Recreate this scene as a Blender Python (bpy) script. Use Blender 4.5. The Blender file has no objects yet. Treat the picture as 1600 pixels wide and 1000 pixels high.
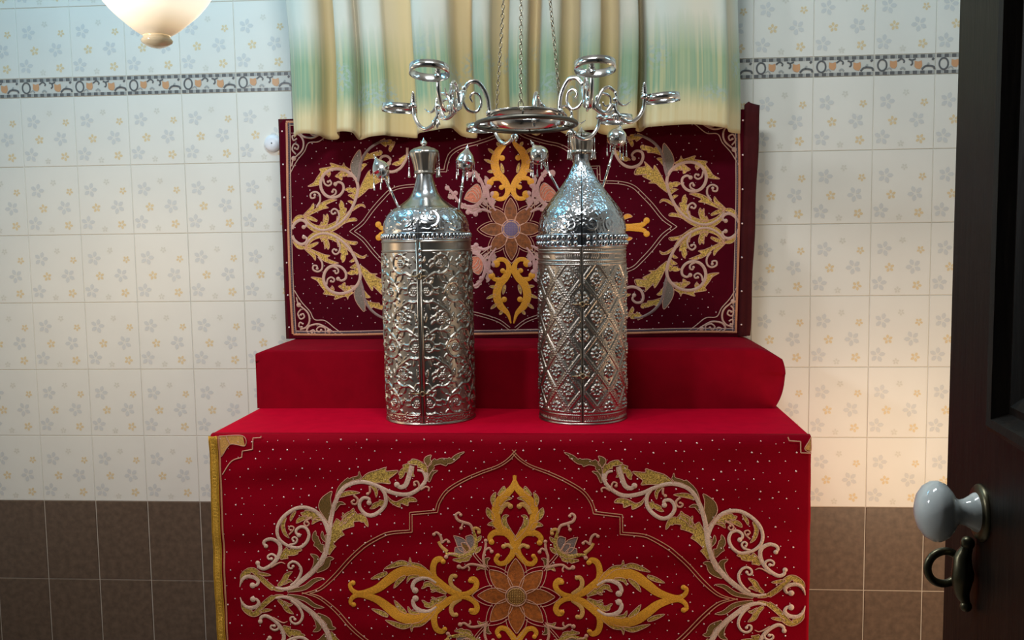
import bpy, bmesh, math, random
import numpy as np
from mathutils import Vector, Matrix
from mathutils.geometry import tessellate_polygon

# ------------------------------------------------------------------ camera, world, lights, exposure
sc = bpy.context.scene
COL = sc.collection
cd = bpy.data.cameras.new('camera'); cam = bpy.data.objects.new('camera', cd); COL.objects.link(cam)
cd.sensor_width = 36.0; cd.lens = 33.075; cd.clip_start = 0.02
cam.location = (0.2211, -3.3073, 1.382); cam.rotation_euler = (1.4825, 0.0138, 0.0753)
sc.camera = cam
vs = sc.view_settings
vs.view_transform = 'Standard'; vs.look = 'None'; vs.gamma = 1.0; vs.use_curve_mapping = False; vs.exposure = 0.0
w = bpy.data.worlds.new('room_air'); sc.world = w; w.use_nodes = True
w.node_tree.nodes['Background'].inputs[0].default_value = (0.75, 0.82, 0.9, 1)
w.node_tree.nodes['Background'].inputs[1].default_value = 0.03

def area(name, loc, target, size, size_y, power, color):
    d = bpy.data.lights.new(name, 'AREA'); d.shape = 'RECTANGLE'; d.size = size; d.size_y = size_y
    d.energy = power; d.color = color
    o = bpy.data.objects.new(name, d); COL.objects.link(o); o.location = loc
    o.rotation_euler = (Vector(target) - Vector(loc)).to_track_quat('-Z', 'Y').to_euler()
    return o
area('ceiling_lamp', (0.0, -1.7, 2.95), (0.0, -0.5, 0.8), 0.6, 0.3, 29, (0.88, 0.96, 1.0))
area('wall_cool_fill', (-1.25, -0.8, 2.9), (-1.1, 0.0, 1.4), 0.9, 0.08, 9.5, (0.18, 0.66, 1.0))  # added cool fill to tint the upper left wall, no fixture there
area('wall_cool_fill', (1.35, -0.8, 2.9), (1.1, 0.0, 1.4), 0.9, 0.08, 4.5, (0.36, 0.76, 1.0))  # matching added cool fill for the upper right wall
area('hall_lamp_light', (-1.25, -2.05, 1.95), (0.1, -0.4, 1.0), 0.14, 0.14, 13.2, (0.92, 0.92, 0.95))
area('wall_warm_fill', (1.5, -1.0, 0.5), (1.0, 0.0, 0.35), 0.5, 0.5, 9.0, (1.0, 0.74, 0.48))  # added warm fill without a body, brightens the low right wall
area('wall_warm_fill', (-1.6, -0.9, 1.3), (-0.9, 0.0, 0.9), 0.5, 0.5, 3.2, (1.0, 0.70, 0.42))  # added warm fill for the wall left of the panel, out of view

# ------------------------------------------------------------------ helpers
def node_mat(name, base, rough=0.5, metal=0.0, var=0.0, vscale=40.0, bump=0.0, bscale=120.0, sheen=0.0, coat=0.0, spec=0.5,
             emis=None, estr=0.0, trans=0.0, base2=None, stretch=None):
    m = bpy.data.materials.new(name); m.use_nodes = True
    nt = m.node_tree; N = nt.nodes; L = nt.links; b = N['Principled BSDF']
    b.inputs['Base Color'].default_value = (*base, 1); b.inputs['Roughness'].default_value = rough
    b.inputs['Metallic'].default_value = metal; b.inputs['Specular IOR Level'].default_value = spec
    b.inputs['Sheen Weight'].default_value = sheen; b.inputs['Sheen Roughness'].default_value = 0.4
    b.inputs['Sheen Tint'].default_value = (min(1, base[0]*2), base[1]+0.1, base[2]+0.1, 1)
    b.inputs['Coat Weight'].default_value = coat
    if emis: b.inputs['Emission Color'].default_value = (*emis, 1); b.inputs['Emission Strength'].default_value = estr
    if trans: b.inputs['Transmission Weight'].default_value = trans
    tc = N.new('ShaderNodeTexCoord'); vec = tc.outputs['Object']
    if stretch:
        mp = N.new('ShaderNodeMapping'); mp.inputs['Scale'].default_value = stretch
        L.new(vec, mp.inputs[0]); vec = mp.outputs[0]
    if var or base2:
        n = N.new('ShaderNodeTexNoise'); n.inputs['Scale'].default_value = vscale; n.inputs['Detail'].default_value = 5
        L.new(vec, n.inputs['Vector'])
        r = N.new('ShaderNodeValToRGB'); r.color_ramp.elements[0].position = 0.3; r.color_ramp.elements[1].position = 0.7
        c2 = base2 if base2 else base
        r.color_ramp.elements[0].color = (*[max(0, c*(1-var)) for c in base], 1)
        r.color_ramp.elements[1].color = (*[min(1, c*(1+var)) for c in c2], 1)
        L.new(n.outputs['Fac'], r.inputs['Fac']); L.new(r.outputs['Color'], b.inputs['Base Color'])
    if bump:
        n2 = N.new('ShaderNodeTexNoise'); n2.inputs['Scale'].default_value = bscale; n2.inputs['Detail'].default_value = 3
        L.new(vec, n2.inputs['Vector'])
        bp = N.new('ShaderNodeBump'); bp.inputs['Strength'].default_value = bump; bp.inputs['Distance'].default_value = 0.002
        L.new(n2.outputs['Fac'], bp.inputs['Height']); L.new(bp.outputs['Normal'], b.inputs['Normal'])
    return m

MT = {}
MT['tile'] = node_mat('cream_glazed_tile', (0.77, 0.745, 0.67), 0.32, var=0.02, vscale=6, spec=0.22)
MT['brown'] = node_mat('brown_tile', (0.125, 0.082, 0.055), 0.4, var=0.25, vscale=45)
MT['grout'] = node_mat('grout', (0.50, 0.44, 0.37), 0.9)
MT['groutl'] = node_mat('cream_grout', (0.62, 0.58, 0.49), 0.8)
MT['fblue'] = node_mat('grey_blue_flower', (0.63, 0.63, 0.60), 0.32, spec=0.22)
MT['fpale'] = node_mat('pale_flower', (0.68, 0.655, 0.57), 0.32, spec=0.22)
MT['forange'] = node_mat('ochre_flower', (0.74, 0.59, 0.36), 0.32, spec=0.22)
MT['band'] = node_mat('border_tile', (0.62, 0.60, 0.54), 0.25)
MT['bandd'] = node_mat('border_dark', (0.13, 0.13, 0.13), 0.3)
MT['bandg'] = node_mat('border_grey', (0.36, 0.36, 0.34), 0.3)
MT['bando'] = node_mat('border_orange', (0.62, 0.33, 0.17), 0.3)
MT['plaster'] = node_mat('ceiling_paint', (0.75, 0.73, 0.68), 0.8)
MT['floor'] = node_mat('floor_tile', (0.30, 0.22, 0.16), 0.35, var=0.15, vscale=8)
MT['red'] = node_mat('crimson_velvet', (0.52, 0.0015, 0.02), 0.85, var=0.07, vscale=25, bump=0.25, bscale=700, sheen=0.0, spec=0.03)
MT['red2'] = node_mat('shaded_crimson_cloth', (0.25, 0.0010, 0.010), 0.85, var=0.08, vscale=18, bump=0.25, bscale=700, spec=0.06)  # table crimson darkened, the step's shade is put into its colour
MT['satin'] = node_mat('crimson_satin', (0.275, 0.0006, 0.009), 0.62, var=0.06, vscale=9, bump=0.12, bscale=500, sheen=0.0, spec=0.03)
MT['wine'] = node_mat('wine_velvet', (0.072, 0.002, 0.008), 0.85, var=0.08, vscale=18, bump=0.2, bscale=700, sheen=0.0, spec=0.03)
MT['winee'] = node_mat('wine_velvet_edge', (0.055, 0.005, 0.006), 0.8, var=0.12, vscale=30, bump=0.3, bscale=500, spec=0.15)
th = dict(bump=0.7, bscale=420)
MT['gold'] = node_mat('gold_glitter_thread', (0.20, 0.09, 0.010), 0.34, metal=0.25, base2=(0.92, 0.55, 0.11), var=0.15, vscale=260, bump=1.0, bscale=500)
MT['silver'] = node_mat('silver_pink_thread', (0.80, 0.52, 0.38), 0.6, metal=0.0, var=0.2, vscale=300, **th)
MT['rose'] = node_mat('rose_thread', (0.70, 0.34, 0.22), 0.6, var=0.12, vscale=300, **th)
MT['copper'] = node_mat('copper_thread', (0.58, 0.24, 0.12), 0.55, var=0.12, vscale=300, **th)
MT['orange'] = node_mat('orange_satin_thread', (0.84, 0.34, 0.02), 0.5, var=0.22, vscale=320, **th)
MT['amber'] = node_mat('amber_thread', (0.72, 0.36, 0.09), 0.5, var=0.2, vscale=320, **th)
MT['olive'] = node_mat('olive_gold_thread', (0.24, 0.125, 0.03), 0.45, metal=0.3, var=0.3, vscale=300, **th)
MT['mauve'] = node_mat('mauve_grey_thread', (0.30, 0.20, 0.17), 0.5, metal=0.2, var=0.25, vscale=300, **th)
MT['grey'] = node_mat('grey_leaf_thread', (0.22, 0.17, 0.13), 0.5, metal=0.2, var=0.25, vscale=300, **th)
MT['brown_t'] = node_mat('brown_gold_thread', (0.30, 0.13, 0.025), 0.45, metal=0.3, var=0.3, vscale=300, **th)
MT['petal'] = node_mat('russet_petal_thread', (0.44, 0.105, 0.012), 0.5, var=0.35, vscale=120, **th)
MT['petal_d'] = node_mat('brown_petal_thread', (0.25, 0.065, 0.010), 0.5, var=0.5, vscale=90, **th)
MT['pink'] = node_mat('pale_pink_thread', (0.60, 0.36, 0.27), 0.6, var=0.12, vscale=300, **th)
MT['rosy'] = node_mat('dusty_pink_thread', (0.60, 0.31, 0.28), 0.6, var=0.14, vscale=250, **th)
MT['salmon'] = node_mat('salmon_satin_thread', (0.66, 0.19, 0.10), 0.55, var=0.3, vscale=130, **th)
MT['violet'] = node_mat('violet_thread', (0.16, 0.10, 0.20), 0.6, **th)
MT['navy'] = node_mat('navy_thread', (0.08, 0.06, 0.09), 0.6, **th)
MT['sequin'] = node_mat('pearly_sequin', (0.92, 0.66, 0.62), 0.25, metal=0.3)
MT['braid'] = node_mat('gold_braid', (0.62, 0.34, 0.035), 0.38, metal=0.55, var=0.2, vscale=300, bump=0.6, bscale=600)
MT['steel'] = node_mat('polished_silver', (0.80, 0.79, 0.77), 0.16, metal=1.0)
MT['dome'] = node_mat('bright_chased_silver', (0.56, 0.58, 0.60), 0.20, metal=1.0)
MT['body'] = node_mat('aged_silver', (0.41, 0.37, 0.315), 0.34, metal=1.0, var=0.16, vscale=9)
MT['body2'] = node_mat('aged_silver_greenish', (0.40, 0.37, 0.325), 0.34, metal=1.0, var=0.2, vscale=7, base2=(0.43, 0.37, 0.32))
MT['dark'] = node_mat('tarnished_underside', (0.13, 0.12, 0.10), 0.42, metal=1.0)
MT['brass'] = node_mat('old_brass', (0.40, 0.30, 0.17), 0.35, metal=1.0)
MT['chain'] = node_mat('chain_metal', (0.34, 0.29, 0.21), 0.35, metal=1.0)
MT['lining'] = node_mat('dark_wood_lining', (0.006, 0.004, 0.003), 0.8)
MT['wood'] = node_mat('dark_varnished_wood', (0.0045, 0.0038, 0.003), 0.45, base2=(0.009, 0.006, 0.004), var=0.3, vscale=14, bump=0.3, bscale=25, coat=0.0, spec=0.18, stretch=(6, 6, 0.5))
MT['porcelain'] = node_mat('white_porcelain', (0.70, 0.75, 0.74), 0.12, coat=0.4)
MT['bronze'] = node_mat('dark_bronze', (0.12, 0.11, 0.07), 0.35, metal=1.0)
MT['plastic'] = node_mat('white_plastic', (0.80, 0.81, 0.84), 0.35)

def link(o, parent=None):
    COL.objects.link(o)
    if parent: o.parent = parent
    return o
def tag(o, label=None, cat=None, group=None, kind=None):
    if label: o['label'] = label
    if cat: o['category'] = cat
    if group: o['group'] = group
    if kind: o['kind'] = kind
    return o
def empty(name, loc, label, cat, group=None, rot=(0, 0, 0)):
    o = bpy.data.objects.new(name, None); o.location = loc; o.rotation_euler = rot; o.empty_display_size = 0.05
    link(o); return tag(o, label, cat, group)

class MB:
    """collects quads / tris with material slots and links them as one mesh object"""
    def __init__(s): s.v = []; s.f = []; s.m = []; s.slots = []
    def slot(s, k):
        if k not in s.slots: s.slots.append(k)
        return s.slots.index(k)
    def add(s, verts, faces, k):
        b = len(s.v); s.v += [tuple(p) for p in verts]; i = s.slot(k)
        for f in faces: s.f.append(tuple(b+j for j in f)); s.m.append(i)
    def box(s, x0, x1, y0, y1, z0, z1, k):
        v = [(x, y, z) for x in (x0, x1) for y in (y0, y1) for z in (z0, z1)]
        s.add(v, [(0, 1, 3, 2), (4, 6, 7, 5), (0, 4, 5, 1), (2, 3, 7, 6), (0, 2, 6, 4), (1, 5, 7, 3)], k)
    def tube(s, pts, rad, k, n=8, cap=True, closed=False):
        pts = [Vector(p) for p in pts]; m = len(pts)
        rad = rad if isinstance(rad, (list, tuple)) else [rad]
        R = [np.interp(i/max(1, m-1), np.linspace(0, 1, len(rad)), rad) for i in range(m)]
        V = []; up = None
        for i, p in enumerate(pts):
            a = pts[(i-1) % m] if (closed or i > 0) else p; b = pts[(i+1) % m] if (closed or i < m-1) else p
            t = (b-a).normalized()
            if up is None:
                up = t.orthogonal().normalized()
            up = (up - t*up.dot(t)).normalized(); q = t.cross(up)
            for j in range(n):
                an = 2*math.pi*j/n; V.append(p + (up*math.cos(an) + q*math.sin(an))*float(R[i]))
        F = []
        for i in range(m if closed else m-1):
            for j in range(n):
                a = i*n+j; b = i*n+(j+1) % n; i2 = (i+1) % m
                F.append((a, b, i2*n+(j+1) % n, i2*n+j))
        if cap and not closed:
            F.append(tuple(range(n-1, -1, -1))); F.append(tuple((m-1)*n+j for j in range(n)))
        s.add(V, F, k)
    def lathe(s, prof, k, n=32, M=None, a0=0.0, a1=2*math.pi, lobes=0, lamp=0.0):
        full = abs(a1-a0-2*math.pi) < 1e-6; nn = n if full else n+1
        V = []
        for (r, z) in prof:
            for j in range(nn):
                a = a0+(a1-a0)*j/n; rr = r*(1+lamp*math.cos(lobes*a)) if lobes else r
                p = Vector((rr*math.cos(a), rr*math.sin(a), z)); V.append(M @ p if M else p)
        F = []
        for i in range(len(prof)-1):
            for j in range(n):
                a = i*nn+j; b = i*nn+(j+1) % nn
                F.append((a, b, b+nn, a+nn))
        s.add(V, F, k)
    def ball(s, c, r, k, n=10, sc_=(1, 1, 1)):
        prof = [(r*math.sin(math.pi*i/n), -r*math.cos(math.pi*i/n)*sc_[2]) for i in range(n+1)]
        prof[0] = (1e-5, prof[0][1]); prof[-1] = (1e-5, prof[-1][1])
        s.lathe(prof, k, n=2*n, M=Matrix.Translation(Vector(c)))
    def build(s, name, parent=None, smooth=True, loc=None, angle=None):
        me = bpy.data.meshes.new(name); me.from_pydata(s.v, [], s.f)
        for k in s.slots: me.materials.append(MT[k])
        me.polygons.foreach_set('material_index', s.m)
        me.polygons.foreach_set('use_smooth', [smooth]*len(s.f))
        me.update()
        if smooth and angle is not None:
            try: me.set_sharp_from_angle(angle=math.radians(angle))
            except Exception: pass
        o = bpy.data.objects.new(name, me); link(o, parent)
        if loc: o.location = loc
        return o

def catmull(pts, step):
    P = [np.array(p, float) for p in pts]
    if len(P) < 2: return np.array(P), np.array([0.0])
    if len(P) == 2: P = [P[0], (P[0]+P[1])/2, P[1]]
    out = []; T = []; n = len(P)
    for i in range(n-1):
        p0 = P[i-1] if i else 2*P[0]-P[1]; p1 = P[i]; p2 = P[i+1]; p3 = P[i+2] if i+2 < n else 2*P[-1]-P[-2]
        k = max(2, int(np.linalg.norm(p2-p1)/step)+1)
        for j in range(k):
            t = j/k
            out.append(0.5*((2*p1)+(-p0+p2)*t+(2*p0-5*p1+4*p2-p3)*t*t+(-p0+3*p1-3*p2+p3)*t**3)); T.append((i+t)/(n-1))
    out.append(P[-1]); T.append(1.0)
    return np.array(out), np.array(T)

def grid_obj(name, P, mat, parent=None, closed=False):
    """P[nu,nv,3] -> smooth quad grid mesh"""
    nu, nv = P.shape[:2]
    me = bpy.data.meshes.new(name)
    co = np.ascontiguousarray(P.reshape(-1, 3), dtype=np.float32)
    iu = np.arange(nu if closed else nu-1); iv = np.arange(nv-1)
    a = (iu[:, None]*nv+iv[None, :]); b = (((iu+1) % nu)[:, None]*nv+iv[None, :])
    q = np.stack([a, b, b+1, a+1], -1).reshape(-1, 4).astype(np.int32)
    me.vertices.add(len(co)); me.vertices.foreach_set('co', co.ravel())
    me.loops.add(q.size); me.loops.foreach_set('vertex_index', q.ravel())
    me.polygons.add(len(q)); me.polygons.foreach_set('loop_start', np.arange(0, q.size, 4, dtype=np.int32))
    me.polygons.foreach_set('loop_total', np.full(len(q), 4, dtype=np.int32))
    me.polygons.foreach_set('use_smooth', np.ones(len(q), dtype=bool))
    me.materials.append(MT[mat]); me.update(calc_edges=True); me.validate()
    return link(bpy.data.objects.new(name, me), parent)
rng = random.Random(7)
TAU = 2*math.pi
# ------------------------------------------------------------------ the room
TW, THT, BH = 0.2, 0.2472, 0.3014
ZB, ZT = 1.905, 1.972            # border band bottom / top
XL, XR, ZC = -2.4, 2.4, 3.0
def flower(mb, cx, cz, r, a0, k, fat=0.42):
    for i in range(5):
        a = a0+TAU*i/5; ca, sa = math.cos(a), math.sin(a)
        pts = []
        for (d, wd) in ((0.16, 0.0), (0.42, fat*0.44), (0.76, fat*0.46), (1.0, 0.0), (0.76, -fat*0.46), (0.42, -fat*0.44)):
            pts.append((cx+r*(d*ca-wd*sa), -0.0006, cz+r*(d*sa+wd*ca)))
        mb.add(pts, [(0, 1, 2, 3, 4, 5)], k)
def tile(mb, x0, x1, z0, z1, k, g):
    b = 0.0016
    v = [(x0+g, 0.003, z0+g), (x1-g, 0.003, z0+g), (x1-g, 0.003, z1-g), (x0+g, 0.003, z1-g),
         (x0+g+b, 0, z0+g+b), (x1-g-b, 0, z0+g+b), (x1-g-b, 0, z1-g-b), (x0+g+b, 0, z1-g-b)]
    mb.add(v, [(4, 5, 6, 7), (0, 1, 5, 4), (1, 2, 6, 5), (2, 3, 7, 6), (3, 0, 4, 7)], k)
def flat_stroke(mb, pts, wd, k):
    c, _ = catmull(pts, 0.003)
    V = []; F = []
    for i in range(len(c)):
        t = c[min(i+1, len(c)-1)]-c[max(i-1, 0)]; t = t/(np.linalg.norm(t)+1e-9); n = np.array([-t[1], t[0]])*wd/2
        V += [(c[i][0]-n[0], -0.0012, c[i][1]-n[1]), (c[i][0]+n[0], -0.0012, c[i][1]+n[1])]
        if i: F.append((2*i-2, 2*i, 2*i+1, 2*i-1))
    mb.add(V, F, k)
wb = MB()
ZF = ZB-6*THT-2*BH
wb.box(XL, XR, 0.003, 0.12, ZF, ZB-6*THT, 'grout'); wb.box(XL, XR, 0.003, 0.12, ZB-6*THT, ZC, 'groutl')
ZW = ZB-6*THT
cols = int(round((XR-XL)/TW))
rowsz = [ZB-THT*(i+1) for i in range(6)] + [ZT+THT*i for i in range(5)]
FL = [(.22, .09, .085, 'forange'), (.83, .37, .07, 'forange'), (.32, .61, .085, 'forange'), (.78, .86, .085, 'forange'),
      (.84, .09, .135, 'fblue'), (.22, .35, .135, 'fblue'), (.72, .60, .135, 'fblue'), (.15, .83, .135, 'fblue'), (.53, .235, .06, 'fpale'), (.46, .92, .06, 'fpale')]
for c in range(cols):
    x0 = XL+c*TW
    for z0 in rowsz:
        z1 = min(z0+THT, ZC)
        tile(wb, x0, x0+TW, z0, z1, 'tile', 0.0005)
        for i, (u, v, r, k) in enumerate(FL):
            z = z0+THT*(1-v)
            if z+0.03 < z1: flower(wb, x0+TW*u, z, TW*r, 1.57+0.7*i, k, 0.55)
    tile(wb, x0, x0+TW, ZW-BH, ZW, 'brown', 0.0016); tile(wb, x0, x0+TW, ZF, ZW-BH, 'brown', 0.0016)
    tile(wb, x0, x0+TW, ZB, ZT, 'band', 0.001)
    h = ZT-ZB
    for zz in (ZB+0.0015, ZT-0.0125):
        for j in range(8):
            a = x0+0.003+j*0.0245
            wb.add([(a, -0.0008, zz), (a+0.0145, -0.0008, zz), (a+0.0145, -0.0008, zz+0.011), (a, -0.0008, zz+0.011)], [(0, 1, 2, 3)], 'bandd')
            wb.add([(a+0.0145, -0.0008, zz), (a+0.0225, -0.0008, zz), (a+0.0225, -0.0008, zz+0.011), (a+0.0145, -0.0008, zz+0.011)], [(0, 1, 2, 3)], 'bandg')
    zc = (ZB+ZT)/2
    flat_stroke(wb, [(x0+0.026+0.0145*math.cos(t*TAU/12), zc+0.0185*math.sin(t*TAU/12)) for t in range(13)], 0.0055, 'bandd')
    flat_stroke(wb, [(x0+0.04, zc-0.016), (x0+0.05, zc-0.01), (x0+0.057, zc-0.018)], 0.004, 'bandg')
    flat_stroke(wb, [(x0+0.075, zc+0.011), (x0+0.088, zc+0.019), (x0+0.098, zc+0.012), (x0+0.095, zc+0.006)], 0.005, 'bandd')
    flat_stroke(wb, [(x0+0.085, zc-0.016), (x0+0.093, zc-0.01), (x0+0.101, zc-0.017)], 0.006, 'bandg')
    flat_stroke(wb, [(x0+0.112, zc+0.017), (x0+0.122, zc+0.013), (x0+0.124, zc+0.002), (x0+0.118, zc-0.003)], 0.0055, 'bandd')
    flat_stroke(wb, [(x0+0.124, zc+0.014), (x0+0.135, zc+0.018)], 0.005, 'bandd')
    flat_stroke(wb, [(x0+0.155, zc-0.018), (x0+0.165, zc-0.008), (x0+0.18, zc-0.006), (x0+0.194, zc-0.01), (x0+0.196, zc-0.018)], 0.0065, 'bandd')
    flat_stroke(wb, [(x0+0.172, zc-0.004), (x0+0.178, zc+0.004)], 0.006, 'bandg'); flat_stroke(wb, [(x0+0.188, zc+0.013), (x0+0.194, zc+0.019)], 0.007, 'bandd')
    for (fx, fz, rr) in ((0.062, 0.002, 0.017), (0.143, -0.001, 0.018)):
        pts = [(x0+fx+rr*s*math.cos(t), -0.0014, zc+fz+rr*s*0.95*math.sin(t)) for t, s in ((1.57, 0.55), (0.9, 1.0), (0.3, 0.75), (-0.5, 0.8), (-1.2, 0.95), (-2.0, 0.8), (-2.7, 0.75), (-3.5, 0.7), (-4.0, 1.0))]
        wb.add(pts, [tuple(range(9))], 'bando')
tag(wb.build('wall_back', smooth=False), kind='structure')
def shell(name, x0, x1, y0, y1, z0, z1, k):
    m = MB(); m.box(x0, x1, y0, y1, z0, z1, k); return tag(m.build(name, smooth=False), kind='structure')
shell('floor', XL, XR, -3.9, 0.0, ZF-0.08, ZF, 'floor')
shell('ceiling', XL, XR, -3.9, 0.0, ZC, ZC+0.1, 'plaster')
shell('wall_left', XL-0.1, XL, -3.9, 0.12, ZF, ZC, 'plaster')
shell('wall_right', XR, XR+0.1, -3.9, 0.12, ZF, ZC, 'plaster')

# ------------------------------------------------------------------ door leaf standing open at the right
DX, DY, DA = 0.630, -2.228, math.radians(5.0)
du = Vector((-math.sin(DA), -math.cos(DA), 0)); dn = Vector((-math.cos(DA), math.sin(DA), 0)); dz = Vector((0, 0, 1))
DM = Matrix(((du.x, dn.x, 0, DX), (du.y, dn.y, 0, DY), (0, 0, 1, 0), (0, 0, 0, 1)))   # (along leaf, out of face, up)
door = bpy.data.objects.new('door_1', None); link(door); door.matrix_world = DM @ Matrix.Rotation(math.radians(0.0), 4, 'Y'); tag(door, kind='structure')
DH, DW = 2.3, 0.86
m = MB(); m.box(0, 0.155, -0.045, 0, ZF+0.01, DH, 'wood'); o = m.build('stile', door, smooth=False)
m = MB(); m.box(DW-0.155, DW, -0.045, 0, ZF+0.01, DH, 'wood'); m.build('stile', door, smooth=False)
for (a, b) in ((0.93, 1.19), (ZF+0.01, 0.3), (DH-0.15, DH)):
    m = MB(); m.box(0.155, DW-0.155, -0.045, 0, a, b, 'wood'); m.build('rail', door, smooth=False)
m = MB(); m.box(0.155, DW-0.155, -0.036, -0.018, 0.3, 0.93, 'wood'); m.box(0.155, DW-0.155, -0.036, -0.018, 1.19, DH-0.15, 'wood')
m.build('panel', door, smooth=False)
def moulding(z0, z1):
    m = MB(); u0, u1 = 0.155, DW-0.155
    prof = [(0.0, -0.018), (0.0, 0.008), (0.006, 0.012), (0.013, 0.010), (0.017, 0.002), (0.020, -0.004), (0.028, -0.002), (0.034, -0.006), (0.040, -0.012), (0.052, -0.014), (0.056, -0.018)]
    V = []; F = []
    for (d, hgt) in prof: V += [(u0+d, hgt, z0+d), (u1-d, hgt, z0+d), (u1-d, hgt, z1-d), (u0+d, hgt, z1-d)]
    for i in range(len(prof)-1):
        for j in range(4): F.append((4*i+j, 4*i+(j+1) % 4, 4*i+4+(j+1) % 4, 4*i+4+j))
    m.add(V, F, 'wood'); return m.build('moulding', door, smooth=True, angle=35)
moulding(1.19, DH-0.15); moulding(0.3, 0.93)
RY = Matrix.Rotation(-math.pi/2, 4, 'X')    # lathe axis z -> +y (out of the face)
kn = MB()
prof = [(1e-4, 0.0635), (0.008, 0.063), (0.018, 0.060), (0.026, 0.0545), (0.0305, 0.047), (0.031, 0.041), (0.028, 0.034), (0.021, 0.028), (0.0145, 0.0245), (0.0125, 0.021), (0.0135, 0.016), (0.0165, 0.011), (0.0195, 0.007), (0.0205, 0.003), (0.0205, 0.0)]
kn.lathe(prof, 'porcelain', n=40, M=Matrix.Translation((0.118, 0, 1.098)) @ RY)
ko = kn.build('door_knob', door); ko['label'] = 'white porcelain knob'
rs = MB(); rs.lathe([(1e-4, 0.005), (0.026, 0.005), (0.029, 0.002), (0.029, 0)], 'bronze', n=32, M=Matrix.Translation((0.118, 0, 1.098)) @ RY); rs.build('rosette', ko)
pl = MB()
pl.tube(catmull([(0.105, 0.006, 1.062), (0.104, 0.012, 1.045), (0.108, 0.013, 1.03), (0.104, 0.012, 1.01), (0.105, 0.006, 0.995)], 0.004)[0], [0.004, 0.009, 0.011, 0.008, 0.003], 'bronze', n=10)
pl.ball((0.105, 0.012, 1.03), 0.011, 'bronze'); pl.ball((0.105, 0.008, 1.062), 0.007, 'bronze'); pl.ball((0.105, 0.008, 0.995), 0.006, 'bronze')
hp = pl.build('handle_plate', door); hp['label'] = 'dark bronze handle plate'
rg = MB(); rg.tube([(0.09+0.004*math.cos(t), 0.026+0.0175*math.cos(t), 1.03+0.0175*math.sin(t)) for t in np.linspace(0, TAU, 32, endpoint=False)], 0.0042, 'bronze', n=10, closed=True)
rg.tube([(0.092, 0.010, 1.03), (0.105, 0.006, 1.03)], 0.004, 'bronze'); rg.build('ring_handle', hp)

# ------------------------------------------------------------------ table and step, both under red cloth
def noise2(x, y, seed=0):
    r = np.random.RandomState(seed); s = np.zeros_like(x)
    for i in range(9):
        a, f, p = r.uniform(0, TAU), r.uniform(4, 22), r.uniform(0, TAU)
        s += np.sin((x*math.cos(a)+y*math.sin(a))*f+p)/(1+f*0.12)
    return s
def covered_box(name, x0, x1, y0, y1, z0, z1, mat, amp=0.002, r=0.012, flare=None, seed=1, nx=110):
    """cloth laid over a box: front, rounded front edge and top as one sheet, sides closed, drawn in plan"""
    prof = []                                           # (y, z, nx, nz) from the floor up the front, over the edge, to the back
    for t in np.linspace(0, 1, 26): prof.append((y0, z0+(z1-r-z0)*t, -1, 0))
    for t in np.linspace(0.15, 1, 8):
        a = t*math.pi/2; prof.append((y0+r-r*math.cos(a), z1-r+r*math.sin(a), -math.cos(a), math.sin(a)))
    for t in np.linspace(0.06, 1, 24): prof.append((y0+r+(y1-y0-r)*t, z1, 0, 1))
    npf = len(prof); P = np.zeros((nx+5, npf+1, 3))
    xs = np.linspace(x0, x1, nx)
    for j, (y, z, a, b) in enumerate(prof):
        X = xs.copy(); Y = np.full(nx, y); Zz = np.full(nx, z)
        if flare: X, Y, Zz = flare(X, Y, Zz)
        d = noise2(X*1.0, np.full(nx, z*1.3+y*1.0), seed)*amp
        P[2:-3, j, 0] = X; P[2:-3, j, 1] = Y+a*d; P[2:-3, j, 2] = np.maximum(Zz+b*np.minimum(d, 0)*0.4, z0)
    P[2:-3, npf] = P[2:-3, npf-1]; P[2:-3, npf, 2] = z0
    mid = (y0+y1)/2
    P[1] = P[2]; P[1, :, 1] = P[1, :, 1]*0.5+mid*0.5; P[1, :, 2] = np.minimum(P[1, :, 2], z1-0.006); P[0] = P[1]; P[0, :, 1] = mid; P[0, :, 2] = P[1, :, 2].mean()
    P[-3] = P[-4]; P[-2] = P[-4]; P[-2, :, 1] = P[-2, :, 1]*0.5+mid*0.5; P[-2, :, 2] = np.minimum(P[-2, :, 2], z1-0.006); P[-1] = P[-2]; P[-1, :, 1] = mid; P[-1, :, 2] = P[-2, :, 2].mean()
    return grid_obj(name, P, mat)
TY0, TZ = -0.816, 0.85
tb = covered_box('covered_table', -0.808, 0.812, TY0, -0.03, ZF, TZ, 'red', amp=0.0012, r=0.006, seed=3)
tag(tb, 'long crimson cloth-covered table carrying the two silver cases', 'table')
SY0, SZ = -0.427, 1.037
def fl(X, Y, Zz):
    t = np.clip((X-0.735)/0.085, 0, 1); h = (Zz-TZ)/(SZ-TZ)
    Z2 = np.where(h > 0.5, Zz-0.036*t**1.6*(h-0.5)*2, Zz)
    X2 = X+t*(0.012*np.sin(np.clip(h, 0, 1)*math.pi)-0.022*(1-h)**3)
    Y2 = Y-0.006*t*np.sin(np.clip(h, 0, 1)*9)*(h < 0.6)
    t2 = np.clip((-0.785-X)/0.03, 0, 1); Z2 = Z2-0.012*t2*(h > 0.8)
    return X2, Y2, Z2
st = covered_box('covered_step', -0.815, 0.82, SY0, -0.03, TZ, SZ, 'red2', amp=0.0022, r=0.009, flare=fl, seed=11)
tag(st, 'raised step under plain crimson cloth at the back of the table', 'step')
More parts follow.
